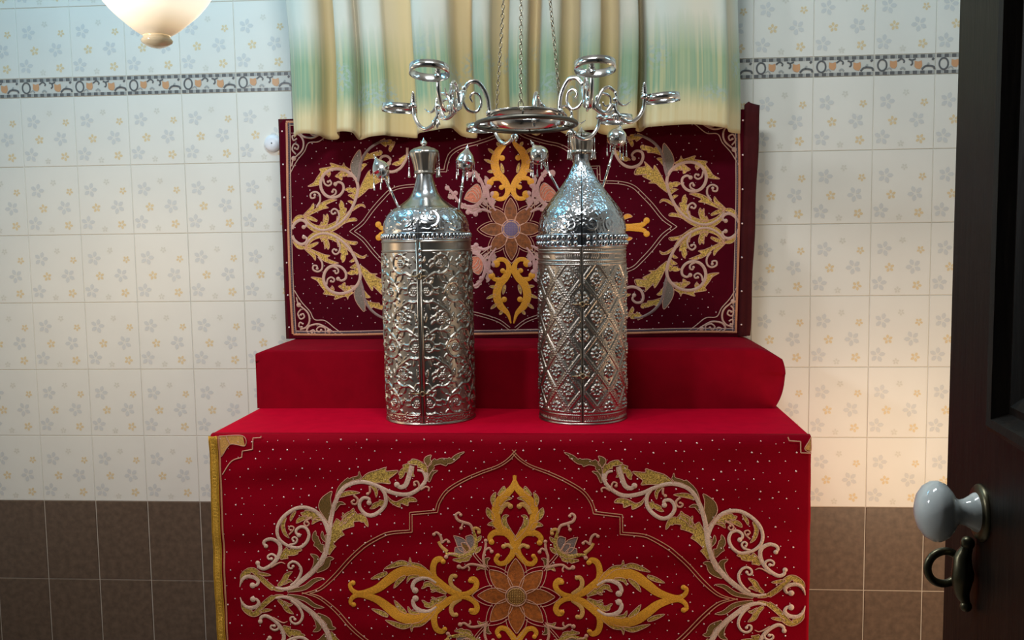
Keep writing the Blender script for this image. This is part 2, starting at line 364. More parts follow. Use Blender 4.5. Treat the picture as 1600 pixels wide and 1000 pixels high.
# ------------------------------------------------------------------ embroidery
PAT = [{"sw":[["l","gold",[128,2],[-7659,278,-7625,469,-7476,590,-7315,610,-7159,483,-6988,312,-6818,171,-6660,79,-6458,50],"rose"],["l","gold",[82,1],[-7172,555,-6998,516,-6810,492],"rose"],["l","gold",[127,1],[-6614,191,-6452,327,-6361,490,-6200,603],"rose"],["l","gold",[72,1],[-6454,240,-6321,331,-6206,320],"rose"],["r","silver",[20,92,112,112,82,61],[-7706,145,-7649,322,-7523,434,-7378,447,-7234,393,-7178,292,-7238,197,-7340,194]],["d","silver",[82],[-7340,194]],["r","silver",[61,122,142,142,132,132,122,112,112,102,112,112,102,91],[-6688,145,-6456,108,-6195,174,-5931,357,-5623,613,-5403,866,-5255,1130,-5225,1232,-5148,1523,-5115,1754,-5082,2042,-5005,2360,-4916,2598,-4784,2858,-4611,3033,-4383,3123,-4156,3150,-3902,3099,-3677,3009,-3424,2887,-3143,2816,-2890,2819,-2693,2908,-2509,3062,-2396,3248,-2380,3418]],["r","silver",[81,81,71,61,51],[-6252,202,-6105,323,-5986,501,-5953,676,-6037,834,-6165,889,-6282,827,-6293,719,-6213,692,-6168,758]],["d","silver",[43],[-6168,758]],["r","silver",[81,102,112,112,91,81],[-7150,847,-7138,731,-6994,677,-6789,784,-6641,934,-6536,1125,-6517,1329,-6601,1457,-6772,1525,-6932,1478,-6978,1390,-6922,1319]],["d","silver",[63],[-6922,1319]],["d","silver",[65],[-7165,841]],["r","silver",[71,61,51],[-6627,920,-6667,1049,-6782,1090,-6876,1029,-6849,957,-6771,965]],["d","silver",[47],[-6771,965]],["l","gold",[181,2],[-6524,981,-6348,1116,-6145,1185,-5899,1220],"rose"],["r","rose",[54,18],[-6790,726,-6527,864,-6383,824]],["r","silver",[120,110,100,90,90,90,80,70],[-5125,1696,-5212,1953,-5351,2180,-5548,2347,-5804,2422,-6063,2379,-6325,2215,-6502,2009,-6579,1776,-6541,1546,-6372,1376,-6143,1289,-5941,1300,-5766,1449,-5690,1653,-5758,1831,-5901,1879,-6032,1804,-6048,1702,-5977,1641]],["d","silver",[65],[-5977,1641]],["r","silver",[61,50],[-6257,1356,-6083,1412,-6029,1524,-6102,1585,-6167,1532,-6133,1469]],["d","silver",[36],[-6133,1469]],["l","gold",[90,1],[-6327,2128,-6412,1924,-6365,1695,-6247,1553],"rose"],["r","rose",[45,40],[-6250,1654,-6133,1772,-6108,1860,-6202,1892,-6247,1819,-6190,1780]],["d","rose",[36],[-6190,1780]],["l","gold",[72,1],[-6050,2307,-6154,2161,-6199,2030],"rose"],["l","gold",[179,2],[-5282,2066,-5494,2191,-5722,2223,-5908,2267],"rose"],["l","gold",[89,1],[-5324,2109,-5496,2061,-5604,1950],"rose"],["l","gold",[108,1],[-5724,2157,-5926,2080,-6043,1976],"rose"],["r","rose",[54,43],[-5581,2146,-5754,2055,-5819,1967,-5757,1891,-5679,1956,-5726,2013]],["d","rose",[36],[-5726,2013]],["p","olive",[0],[-5112,1956,-5293,2210,-5390,2408,-5352,2610,-5227,2756,-5011,2880,-5051,2674,-5039,2388,-5076,2071],"rose"],["l","gold",[269,4],[-5198,1117,-5092,1438,-4944,1730,-4727,1965,-4468,2114,-4212,2149,-4031,1895],"rose"],["l","gold",[143,1],[-4698,1994,-4624,2168,-4480,2272,-4430,2407],"rose"],["l","gold",[89,1],[-4813,1934,-4696,2109,-4736,2280],"rose"],["l","olive",[144,1],[-5523,601,-5261,768,-5166,968,-5014,992],"rose"],["l","olive",[109,1],[-6342,53,-5877,154,-5585,352,-5331,409],"rose"],["l","olive",[144,1],[-5726,508,-5534,761,-5510,993,-5672,1111],"rose"],["l","olive",[161,2],[-5340,1171,-5417,1372,-5520,1542,-5501,1773],"rose"],["l","olive",[81,1],[-5215,1463,-5304,1605,-5315,1764],"rose"],["l","olive",[89,2],[-4929,2655,-4782,2972,-4495,3206,-4253,3282,-4237,3438],"rose"],["p","gold",[0],[-4240,3183,-4011,3386,-3728,3477,-3502,3552,-3489,3453,-3165,3473,-3279,3344,-3421,3228,-3380,3109,-3619,3124,-3845,3120,-4071,3163],"rose"],["l","gold",[107,1],[-4814,2743,-4557,2834,-4231,2847],"rose"],["r","rose",[62,53],[-4416,2780,-4304,2669,-4334,2539,-4434,2523,-4475,2593,-4412,2629]],["d","rose",[36],[-4412,2629]],["l","olive",[80,1],[-4963,2339,-4817,2543,-4641,2518],"rose"],["r","silver",[99,109,99,89],[-3649,2996,-3538,2799,-3541,2543,-3685,2340,-3913,2206,-4111,2244,-4251,2413,-4248,2584,-4133,2701,-3992,2675,-3994,2561]],["d","silver",[71],[-3994,2561]],["l","gold",[124,2],[-3569,2599,-3739,2524,-3982,2390],"rose"],["l","gold",[80,1],[-3930,3075,-3791,2908,-3788,2714],"rose"],["r","rose",[62,53],[-3959,3046,-3956,2876,-4019,2817]],["d","rose",[46],[-4019,2817]],["p","gold",[0],[-3482,2772,-3400,2574,-3147,2438,-3118,2552,-2921,2485,-2892,2591,-2667,2619,-2779,2730,-3004,2711,-3230,2601,-3371,2646],"rose"],["l","gold",[140,2],[-2380,3418,-2519,3627,-2714,3694,-2896,3705],"rose"],["l","gold",[140,2],[-2855,3649,-3011,3462,-3125,3248],"rose"],["l","gold",[70,1],[-2743,3552,-2787,3382,-2712,3310],"rose"],["r","silver",[128,137,128,98],[-2771,3603,-2828,3452,-2886,3253,-2972,3067,-3113,3013,-3203,3085]],["d","silver",[79],[-3203,3085]],["r","silver",[78,69,59],[-2439,3106,-2423,3276,-2492,3444,-2632,3484]],["r","rose",[53,46],[-2665,2917,-2593,3046,-2640,3173,-2733,3151,-2714,3078]],["d","rose",[42],[-2714,3078]],["p","olive",[0],[-2351,3574,-2448,3727,-2405,3841,-2251,3891,-2280,3787,-2239,3675],"rose"],["l","olive",[131,3],[-2367,3305,-2239,3604,-2015,3735,-1765,3717,-1569,3856,-1341,3984],"rose"],["l","olive",[79,1],[-2326,3165,-2241,3393,-2078,3475],"rose"],["r","rose",[53,44],[-2552,2948,-2411,3027,-2328,2995,-2342,2910]]],"inn":[["r","copper",[27],[-5938,-19,-5474,141,-5065,498,-4628,981,-4338,1259,-4104,1445,-3693,1671,-3408,1767,-2885,1816]],["r","copper",[26],[-2885,1816,-2881,2298]],["r","copper",[26],[-2881,2298,-2171,2375]],["r","copper",[26],[-2171,2375,-2081,2636,-1852,2949,-1433,3215,-946,3436,-461,3621,-185,3801,56,4050]],["r","copper",[27],[-5721,-3,-5395,107,-4994,445,-4575,910,-4286,1188,-4052,1374,-3658,1600,-3392,1696,-2817,1755]],["r","copper",[26],[-2817,1755,-2813,2237]],["r","copper",[26],[-2813,2237,-2110,2312]],["r","copper",[26],[-2110,2312,-2029,2584,-1809,2889,-1398,3154,-920,3375,-444,3560,-150,3749,56,3963]],["r","orange",[104,117,156,234,286,299,273,234,182,156,143,156,182],[-4512,320,-4586,258,-4542,123,-4382,27,-4141,47,-3818,166,-3548,369,-3280,567,-3013,669,-2747,676,-2509,615,-2324,512,-2166,382,-1955,226,-1745,97,-1533,68,-1604,20,-1340,55,-1129,196,-1076,360,-1154,460,-1241,422]],["d","orange",[70],[-1241,422]],["d","orange",[72],[-4504,309]],["r","orange",[128,166,166,128],[-2179,395,-2257,622,-2256,811,-2189,975,-2056,1032,-1978,959]],["d","orange",[70],[-1978,959]],["r","amber",[110,121,110],[-1520,90,-1744,259,-1796,420,-1742,543,-1658,545]],["d","amber",[63],[-1658,545]],["r","silver",[79,99,119,109,99],[-2193,341,-2404,464,-2616,458,-2789,364,-2849,200,-2778,115]],["d","silver",[89],[-2778,115]],["l","gold",[106,1],[-2245,434,-2429,645,-2640,814,-2865,875,-2898,1050],"rose"],["l","gold",[124,1],[-2878,834,-3117,895,-3357,821,-3619,719],"rose"],["l","gold",[107,1],[-3545,613,-3733,527,-4002,424],"rose"],["l","gold",[106,1],[-3041,519,-3228,365,-3369,171],"rose"],["l","gold",[80,1],[-2669,524,-2908,490,-2994,345],"rose"],["l","gold",[124,2],[-1930,32,-2220,191,-2432,293,-2605,166],"rose"],["l","gold",[53,1],[-2194,138,-2341,74],"rose"],["r","orange",[50,125,188,225,225,238,250,250,225,200,175,162,150,137,125,112],[27,3347,-16,3156,-81,2997,-211,2862,-379,2700,-491,2512,-523,2299,-497,2087,-393,1877,-210,1749,-80,1592,-48,1380,-80,1192,-184,1042,-288,932,-445,909,-537,1019,-484,1133]],["d","orange",[63],[-484,1133]],["r","orange",[151,176,151,126],[-184,1736,-393,1771,-575,1753,-693,1630,-654,1498]],["d","orange",[78],[-654,1498]],["r","amber",[108,130,108],[-418,2302,-327,2489,-197,2572,-120,2507]],["d","amber",[73],[-120,2507]],["r","amber",[87,109,98],[-80,1326,-197,1424,-327,1386]],["d","amber",[63],[-327,1386]],["l","gold",[104,1],[-444,2817,-314,2952,-281,3058],"rose"],["l","gold",[104,1],[-574,2510,-587,2722,-509,2895],"rose"],["l","gold",[139,1],[-575,2125,-692,2295,-752,2466],"rose"],["l","gold",[122,1],[-432,1876,-575,2006,-758,1980],"rose"],["l","gold",[121,1],[24,1568,-158,1803,-288,2039,-275,2212,-164,2246],"rose"],["l","gold",[104,1],[-405,2514,-275,2702,-68,2733],"rose"],["r","rose",[21],[-1162,1161,-1018,983,-769,716]],["r","rose",[21],[-1116,1209,-972,1031,-724,764]],["p","mauve",[0],[-1688,1664,-1518,1622,-1374,1533,-1257,1295,-1388,1211,-1546,1287,-1611,1446],"rose"],["p","mauve",[0],[-1360,1640,-1190,1676,-1120,1486,-1191,1283,-1322,1427],"rose"],["p","mauve",[0],[-1651,1343,-1466,1356,-1349,1212,-1494,1141,-1646,1191],"rose"],["p","brown",[0],[-1492,1463,-1335,1453,-1217,1269,-1375,1211],"rose"],["r","gold",[53,105,141,141,105,70],[-1915,1170,-1704,1162,-1441,1116,-1231,1202,-1099,1379,-1093,1593,-1155,1832]],["l","gold",[88,2],[-1705,1015,-1389,1010,-1192,1122],"rose"],["l","gold",[87,1],[-1099,1205,-929,1370],"rose"],["l","gold",[87,1],[-1059,1500,-928,1664],"rose"],["r","rose",[70,87,70,61],[-1150,1792,-1228,1977,-1411,2044,-1563,2115,-1612,2242,-1528,2310,-1476,2250]],["d","rose",[45],[-1476,2250]],["r","rose",[52],[-1411,2044,-1477,1877]],["d","rose",[49],[-1477,1877]],["r","amber",[87,98],[-1163,1845,-1085,1881,-993,1841,-993,1756]],["d","amber",[52],[-993,1756]],["r","amber",[110,88,77],[-1862,1220,-2019,1355,-2110,1500]],["r","rose",[70,70,62],[-2005,1449,-2044,1649,-2148,1754,-2223,1698]],["d","rose",[49],[-2223,1698]],["r","rose",[62,53],[-1992,1477,-1886,1552,-1829,1494]],["d","rose",[46],[-1829,1494]],["r","rose",[70,61],[-1638,1172,-1823,1159,-1894,1090]],["d","rose",[56],[-1894,1090]],["r","rose",[70,70,61],[-859,809,-877,1090,-837,1252,-811,1413,-811,1534]],["d","rose",[52],[-811,1534]],["r","rose",[61,61],[-837,1266,-719,1336,-649,1244]],["d","rose",[52],[-649,1244]],["l","olive",[87,1],[-812,797,-806,999,-694,1063],"rose"],["r","rose",[79,70,61],[-825,797,-1074,871,-1271,879,-1429,780,-1548,817]],["d","rose",[63],[-1548,817]],["r","rose",[53,44],[-1324,864,-1264,758,-1290,698]],["l","gold",[87,1],[-812,757,-956,807,-1075,715],"rose"]]},{"sw":[["r","pink",[94,104,94,84,73],[7559,110,7487,271,7344,386,7202,408,7078,336,7053,217,7150,171]],["d","pink",[71],[7150,171]],["p","gold",[0],[5951,1080,6201,1098,6487,990,6737,774,7094,594,7041,530,6738,659,6452,775,6256,818,6352,911],"rose"],["l","gold",[105,1],[7130,558,6844,792,6772,982],"rose"],["l","gold",[105,1],[7094,540,7343,504,7551,314],"rose"],["l","gold",[230,1],[7112,469,6883,200,6562,74,6204,128,5846,326,5595,560,5415,812],"rose"],["r","pink",[63,84,84,94,105,105,105,105,105,94,84,73],[7095,451,6918,236,6669,92,6419,56,6133,135,5846,308,5595,560,5415,848,5290,1136,5218,1423,5243,1674,5378,1888,5628,2065,5913,2128,6162,2091,6376,1947,6501,1687,6467,1419,6308,1223,6058,1163,5844,1242,5718,1421,5736,1607,5878,1682,5993,1617]],["d","pink",[71],[5993,1617]],["p","gold",[0],[5433,687,5128,856,4978,795,5057,921,5272,892,5415,741],"rose"],["p","gold",[0],[6008,110,5631,308,5290,363,5380,460,5703,380,6007,200],"rose"],["p","gold",[0],[5218,1136,4985,1316,4841,1442,4619,1461,4698,1532,4411,1695,4555,1755,4160,1750,4232,1964,4501,2017,4476,2171,4698,1962,4770,1890,4813,2040,4985,1782,5128,1495,5218,1280],"rose"],["l","gold",[147,2],[5272,1262,5415,1405,5672,1414],"rose"],["l","gold",[105,1],[5308,1082,5415,1200,5565,1236],"rose"],["l","gold",[84,1],[5379,902,5451,992,5580,1035],"rose"],["p","grey",[0],[5235,1745,5128,2032,5074,2460,5110,2752,5270,2602,5413,2351,5449,2102,5350,1888],"rose"],["r","mauve",[105,105,95,84,63],[5228,1674,5146,1996,5092,2318,4949,2604,4699,2854,4342,3028,4127,3029]],["l","gold",[147,2],[5092,2371,4770,2551,4430,2625,4448,2721],"rose"],["l","gold",[105,1],[5146,2014,5021,2211,4878,2265],"rose"],["l","gold",[168,2],[4413,3006,4162,2972,3911,2967],"rose"],["r","pink",[85,95,95,85,74],[3480,2791,3514,2469,3693,2164,3909,2020,4124,2001,4340,2107,4430,2321,4376,2493,4197,2526,4071,2413,4125,2280]],["d","pink",[72],[4125,2280]],["l","gold",[127,2],[3551,2541,3730,2325,4017,2234],"rose"],["l","gold",[105,1],[3912,3002,4054,2787,4072,2663],"rose"],["p","gold",[0],[5442,2094,5628,2215,5681,2332,5752,2225,6143,2329,6126,2212,6524,2139,6482,2043,6625,1846,6732,1686,6939,1553,6555,1604,6512,1811,6340,2026,6126,2116,5841,2171,5592,2072],"rose"],["l","gold",[189,2],[5485,1923,5681,2001,5806,1921,5753,1743],"rose"],["l","gold",[126,1],[5699,1993,5842,1903,5992,1878],"rose"],["l","pink",[84,1],[5360,1870,5485,1905,5564,1851],"rose"],["r","pink",[63,54],[6405,1812,6359,1634,6235,1563,6128,1634,6163,1724,6242,1698]],["d","pink",[46],[6242,1698]],["r","pink",[63,55],[6165,1187,6004,1277,5979,1392,6064,1438,6100,1356]],["d","pink",[46],[6100,1356]],["l","gold",[105,1],[6269,1919,6198,1991,6216,1848],"rose"],["r","pink",[67,63,54],[6673,846,6540,1061,6557,1276,6699,1365,6859,1293,6849,1160,6728,1168,6717,1257]],["d","pink",[50],[6717,1257]],["r","pink",[67,63,55],[6007,254,5899,488,5935,696,6059,775,6167,685,6114,596,6031,632]],["d","pink",[46],[6031,632]],["l","gold",[189,3],[5971,290,5792,560,5773,812,5826,1063],"rose"],["l","gold",[168,2],[6562,182,6383,308,6310,613],"rose"],["l","gold",[126,1],[6526,200,6365,326,6435,595],"rose"],["l","gold",[105,1],[6668,372,6917,480,7102,505],"rose"]],"cor":[["r","pink",[34],[5888,-3542,6190,-3314,6512,-3065,6873,-3022,7032,-2735,7311,-2407,7556,-1999]],["r","pink",[32,64,64,64],[6130,-3528,6472,-3303,6754,-3186,7055,-3245,7165,-3408,7077,-3520]],["r","pink",[53,53,53],[6514,-3516,6513,-3332,6694,-3269,6815,-3370,6735,-3473,6654,-3392]],["d","pink",[42],[6654,-3392]],["d","pink",[85],[6372,-3427]],["r","pink",[53,53],[6876,-3513,6916,-3390,7036,-3430,6976,-3492]],["d","pink",[42],[6976,-3492]],["r","pink",[42,63,63],[7490,-2243,7411,-2488,7113,-2775,7054,-3061,7176,-3285,7397,-3365]],["r","pink",[53,53,53],[7332,-2651,7454,-2813,7375,-2998,7234,-2937,7273,-2815,7354,-2855]],["d","pink",[42],[7354,-2855]],["r","pink",[53,53],[7276,-3182,7396,-3120,7437,-3263,7337,-3284]],["d","pink",[42],[7337,-3284]],["d","pink",[84],[7412,-2508]]],"inn":[["r","pink",[25],[5551,0,5128,318,4769,764,4410,1146,4114,1400,3691,1528,3012,1573]],["r","pink",[26],[3012,1573,2993,2060]],["r","pink",[25],[2993,2060,2248,2042]],["r","pink",[26],[2248,2042,2186,2296,2040,2592,1679,2806,1147,2936,507,3151,82,3450]],["r","pink",[25],[5382,0,5044,255,4684,701,4346,1061,4072,1316,3669,1444,2926,1489]],["r","pink",[26],[2926,1489,2908,1976]],["r","pink",[26],[2908,1976,2162,1958]],["r","pink",[26],[2162,1958,2101,2233,1975,2508,1636,2722,1103,2852,463,3067,81,3345]],["r","orange",[43,129,236,279,279,258,236,193,150,150,140,129],[45,3200,162,2858,404,2595,522,2252,435,1889,228,1648,93,1405,119,1182,260,1031,457,1039,520,1161]],["d","orange",[129],[520,1161]],["r","orange",[129,151,151,129],[125,1608,351,1696,576,1687,685,1573]],["d","orange",[118],[685,1573]],["r","orange",[129,129],[164,1486,306,1404]],["d","orange",[86],[306,1404]],["r","orange",[129,129],[402,2434,270,2382]],["d","orange",[97],[270,2382]],["l","gold",[86,1],[518,1950,771,1936],"rose"],["l","gold",[86,1],[562,2212,882,2351],"rose"],["l","gold",[86,1],[525,2534,739,2702],"rose"],["l","gold",[86,1],[345,2776,440,2904],"rose"],["l","gold",[86,1],[231,1890,309,2213],"rose"],["r","rosy",[43,107,129,129,107,86,75],[1683,906,1510,804,1235,787,997,976,890,1249,951,1521,1074,1759,1264,1901,1411,1853]],["d","rosy",[107],[1411,1853]],["p","salmon",[0],[1581,1036,1480,1254,1311,1425,1133,1528,1008,1385,981,1146,1065,948,1271,907],"pink"],["d","rosy",[86],[1039,1657]],["r","pink",[34],[962,1003,666,686]],["r","pink",[34],[1099,880,734,617]],["r","rosy",[65,97,86,76],[510,628,720,908,758,1181,802,1403,720,1454]],["d","rosy",[86],[720,1454]],["d","rosy",[95],[603,1188]],["r","rosy",[65,97,86,75],[664,566,959,668,1233,565,1457,592]],["d","rosy",[86],[1457,592]],["d","rosy",[86],[1198,524]],["r","rosy",[86,96,86,75],[1752,923,1908,1144,2029,1314,2150,1422]],["d","rosy",[85],[2150,1422]],["d","rosy",[86],[1874,1239]],["l","rosy",[129,2],[1476,770,1613,804,1743,769],"pink"],["l","rosy",[129,2],[1098,839,1303,685,1544,729],"pink"],["l","rosy",[151,2],[879,1249,762,1522,861,1794],"pink"],["l","rosy",[129,2],[928,1044,810,1198,788,1386],"pink"],["l","rosy",[129,2],[1108,1725,1144,1861,1282,1979],"pink"],["l","rosy",[151,2],[615,771,618,977,516,1114],"pink"],["l","rosy",[129,2],[993,617,1166,702,1337,651],"pink"],["l","rosy",[128,2],[1925,1110,2027,1110,2114,1211],"pink"],["l","rosy",[129,2],[822,805,893,976,998,1078],"pink"],["r","pink",[30],[1513,1111,1343,1248,1205,1146,1135,1010]],["r","pink",[30],[1446,1281,1276,1350,1120,1214,1083,1044]],["r","pink",[30],[1310,1411,1156,1385,1040,1215]],["r","orange",[149,171,171,149,128],[3251,160,3830,40,4192,51,4445,105,4546,221]],["d","orange",[106],[4546,221]],["l","orange",[128,1],[3759,286,3904,377,4077,358],"rose"]]}]
TM = {'brown': 'brown_t'}
class Emb:
    """stitches raised ribbons and padded leaf shapes onto a cloth; place(u, v, h) maps cloth coordinates to space"""
    def __init__(s, place, base=0.0008): s.mb = MB(); s.place = place; s.base = base; s.k = 0
    def ribbon(s, pts, ws, mat, mu=1, mv=1, h=0.0, fat=0.35):
        s.k += 1; lift = s.base+h+(s.k % 7)*0.00004
        c, T = catmull(pts, 0.0035); W = np.interp(T, np.linspace(0, 1, len(ws)), ws) if len(ws) > 1 else np.full(len(T), ws[0])
        V = []; F = []; n = len(c)
        for i in range(n):
            t = c[min(i+1, n-1)]-c[max(i-1, 0)]; t = t/(np.linalg.norm(t)+1e-9); q = np.array([-t[1], t[0]])*W[i]/2; bul = min(0.0013 if W[i] < 0.011 else 0.0007, W[i]*fat)
            for e, hh in ((-1, 0), (-0.55, bul*0.8), (0, bul), (0.55, bul*0.8), (1, 0)):
                V.append(s.place(mu*(c[i][0]+e*q[0]), mv*(c[i][1]+e*q[1]), lift+hh))
            if i:
                a = 5*i-5
                for j in range(4): F.append((a+j, a+5+j, a+6+j, a+1+j))
        s.mb.add(V, F, TM.get(mat, mat))
    def dot(s, p, r, mat, mu=1, mv=1, h=0.0, n=12):
        s.k += 1; lift = s.base+h+(s.k % 7)*0.00004; V = [s.place(mu*p[0], mv*p[1], lift+min(0.0022, r*0.5))]; F = []
        for rr, hh in ((0.6, 0.8), (1.0, 0.0)):
            for j in range(n): V.append(s.place(mu*(p[0]+r*rr*math.cos(TAU*j/n)), mv*(p[1]+r*rr*math.sin(TAU*j/n)), lift+hh*min(0.0022, r*0.5)))
        for j in range(n):
            F.append((0, 1+j, 1+(j+1) % n)); F.append((1+j, 1+n+j, 1+n+(j+1) % n, 1+(j+1) % n))
        s.mb.add(V, F, TM.get(mat, mat))
    def poly(s, pts, mat, outline, mu=1, mv=1, h=-0.0004, ow=0.0022):
        s.k += 1; lift = s.base+h+(s.k % 9)*0.00003
        vec = [Vector((p[0], p[1], 0)) for p in pts]
        tris = tessellate_polygon([vec])
        s.mb.add([s.place(mu*p[0], mv*p[1], lift) for p in pts], [tuple(t) for t in tris], TM.get(mat, mat))
        if outline: s.ribbon(list(pts)+[pts[0]], [ow], outline, mu, mv, h=0.0002)
    def leaf(s, pts, w, n, mat, outline, mu=1, mv=1):
        c, T = catmull(pts, 0.004); L = []; Rr = []; m = len(c)
        for i in range(m):
            t = c[min(i+1, m-1)]-c[max(i-1, 0)]; t = t/(np.linalg.norm(t)+1e-9); q = np.array([-t[1], t[0]])
            x = T[i]; env = math.sin(math.pi*min(1, 0.10+x*0.90))**0.7 if x < 1 else 0
            for side, ph in ((L, 0.0), (Rr, 0.37)):
                fr = (x*n+ph) % 1.0; wv = w*env*(0.55+0.75*fr if n > 1 else 0.85)
                side.append(c[i]+q*wv*0.55*(1 if side is L else -1))
        pts2 = L+[c[-1]]+Rr[::-1]
        s.poly([tuple(p) for p in pts2], mat, outline, mu, mv, ow=0.0017)
    def item(s, it, mu=1, mv=1, off=(0, 0)):
        k, mat, wd, fl = it[:4]; P = [(fl[i]/1e4+off[0], fl[i+1]/1e4+off[1]) for i in range(0, len(fl), 2)]
        if k == 'r': s.ribbon(P, [max(0.0008, x/1e4) for x in wd], mat, mu, mv)
        elif k == 'd': s.dot(P[0], wd[0]/1e4, mat, mu, mv, h=0.0003)
        elif k == 'p':
            c, _ = (np.array(P), 0); s.poly(P, mat, it[4], mu, mv)
        elif k == 'l': s.leaf(P, wd[0]/1e4*1.25, wd[1], mat, it[4], mu, mv)
    def flower(s, cx, cy, r_in, r_tip, r_out, hw, disc, dmat, pmat='petal'):
        for i in range(8):
            a = math.pi/2+TAU*i/8; L = r_tip*(1.0 if i % 2 == 0 else 0.97); d = np.array([math.cos(a), math.sin(a)]); q = np.array([-d[1], d[0]])
            def side(sg, L0, w, r0): return [tuple(np.array([cx, cy])+d*(r0+(L0-r0)*t)+q*sg*w*math.sin(math.pi*(0.16+0.84*t))**0.85) for t in np.linspace(0, 1, 9)]
            ptl = side(1, L, hw, r_in)+side(-1, L, hw, r_in)[::-1][1:]
            s.poly(ptl, pmat, 'rose', ow=0.0022)
            Lo = r_out*(1.0 if i % 2 == 0 else 0.97)
            for sg in (1, -1):
                s.ribbon([tuple(np.array([cx, cy])+d*(r_in+(Lo-r_in)*t)+q*sg*min(hw*1.30, 1e3)*math.sin(math.pi*(0.16+0.84*t))**0.8) for t in np.linspace(0.42, 1, 8)], [0.0022], 'rose')
        s.dot((cx, cy), disc, dmat, n=28)
        s.ribbon([(cx+disc*math.cos(t), cy+disc*math.sin(t)) for t in np.linspace(0, TAU, 30)], [0.003], 'rose', h=0.001)
        s.ribbon([(cx+disc*0.8*math.cos(t), cy+disc*0.8*math.sin(t)) for t in np.linspace(0, TAU, 30)], [0.0015], 'amber', h=0.0012)
        k = 5
        for i in range(-k, k+1):
            for j in range(-k, k+1):
                x, y = i*disc*0.17, j*disc*0.17
                if math.hypot(x, y) < disc*0.72: s.dot((cx+x, cy+y), disc*0.05, 'amber' if dmat != 'violet' else 'mauve', h=0.0022, n=6)
    def sequins(s, u0, u1, v0, v1, du, dv, r, seed):
        g = random.Random(seed); row = 0; v = v0
        while v < v1:
            u = u0+(du/2 if row % 2 else 0)
            while u < u1:
                rr = r*g.choice((0.55, 0.7, 0.8, 1.0, 1.25))
                p_ = (u+g.uniform(-.25, .25)*du, v+g.uniform(-.25, .25)*dv); u += du
                if math.hypot(*p_) > 0.118: s.dot(p_, rr, 'sequin', h=-0.0006, n=7)
            row += 1; v += dv

# --- embroidered frontal hanging down the front of the table
FX0, FX1, FY = -0.806, 0.813, -0.830
def fwr(x, z):
    return 0.0016*math.sin(x*7+z*31)+0.0012*math.sin(-x*13+z*47+1.3)+0.0010*math.sin(x*3-z*70)+0.0008*math.sin(x*26+z*11)
FCX, FCZ = 0.0322, 0.4076
def fplace(u, v, h): return (FCX+u, FY-fwr(FCX+u, FCZ+v)-h-0.0005, FCZ+v)
nx, nz = 200, 140
P = np.zeros((nx, nz, 3))
for i, x in enumerate(np.linspace(FX0, FX1, nx)):
    for j, z in enumerate(np.linspace(ZF+0.02, 0.849, nz)): P[i, j] = (x, FY-fwr(x, z), z)
    P[i, nz-1] = (x, -0.806, 0.8525); P[i, nz-2] = (x, -0.815, 0.8525); P[i, nz-3] = (x, -0.824, 0.8505)
fr = empty('altar_frontal', (0, 0, 0), 'crimson satin hanging with gold and silver floral embroidery on the table front', 'hanging')
cl = grid_obj('cloth', P, 'satin', fr)
md = cl.modifiers.new('thick', 'SOLIDIFY'); md.thickness = 0.002; md.offset = -1 if True else 1
e = Emb(fplace)
e.sequins(-0.80, 0.76, -0.56, 0.435, 0.040, 0.026, 0.0019, 5)
for mu in (1, -1):
    for mv in (1, -1):
        for it in PAT[0]['sw']: e.item(it, mu, mv)
        for it in PAT[0]['inn']: e.item(it, mu, mv)
e.flower(0, 0, 0.024, 0.105, 0.121, 0.0225, 0.0285, 'brown_t')
# corner scraps of an earlier pattern at the two upper corners
t0 = 0.849-FCZ; a0 = -0.778-FCX; b0 = 0.812-FCX
e.poly([(a0, t0), (a0+0.066, t0), (a0+0.070, t0-0.028), (a0+0.030, t0-0.024), (a0, t0-0.058)], 'amber', 'rose')
e.ribbon([(a0+0.020, t0), (a0+0.030, t0-0.024)], [0.0025], 'rose', h=0.001)
for z in ([(a0+0.117, t0), (a0+0.116, t0-0.005)], [(a0+0.116, t0-0.005), (a0+0.094, t0-0.006)], [(a0+0.094, t0-0.006), (a0+0.091, t0-0.038)], [(a0+0.091, t0-0.038), (a0+0.062, t0-0.043)], [(a0+0.062, t0-0.043), (a0+0.060, t0-0.060)], [(a0+0.060, t0-0.060), (a0+0.030, t0-0.072), (a0+0.004, t0-0.108)]): e.ribbon(z, [0.0030], 'rose', h=0.0005)
e.poly([(b0, t0), (b0, t0-0.038), (b0-0.016, t0-0.032), (b0-0.006, t0-0.012)], 'amber', 'rose')
for z in ([(b0-0.060, t0), (b0-0.056, t0-0.010)], [(b0-0.056, t0-0.010), (b0-0.027, t0-0.012)], [(b0-0.027, t0-0.012), (b0-0.026, t0-0.042)], [(b0-0.026, t0-0.042), (b0+0.001, t0-0.043)]): e.ribbon(z, [0.0030], 'rose', h=0.0005)
e.ribbon([(FX0+0.026-FCX, t0), (FX0+0.026-FCX, -0.57)], [0.005], 'copper', h=0.0005)
e.mb.build('embroidery', fr)
bm_ = MB()
def brz(z): return FX0+0.009+0.0015*math.sin(z*9)
for k in range(252):
    z = 0.848-k*0.0040; x = brz(z); y = FY-fwr(x, z)-0.003
    bm_.tube([(x-0.0095, y+0.001, z), (x-0.004, y-0.0025, z-0.0022), (x+0.004, y-0.0025, z-0.0022), (x+0.0095, y+0.001, z)], [0.0017, 0.0024, 0.0024, 0.0017], 'braid', n=6)
for dx in (-0.010, 0.010):
    bm_.tube([(brz(z)+dx, FY-fwr(brz(z), z)-0.003, z) for z in np.linspace(0.849, ZF+0.03, 60)], 0.0024, 'braid', n=6)
b = bm_.build('braid_trim', fr); b['label'] = 'gold braid down the left edge'

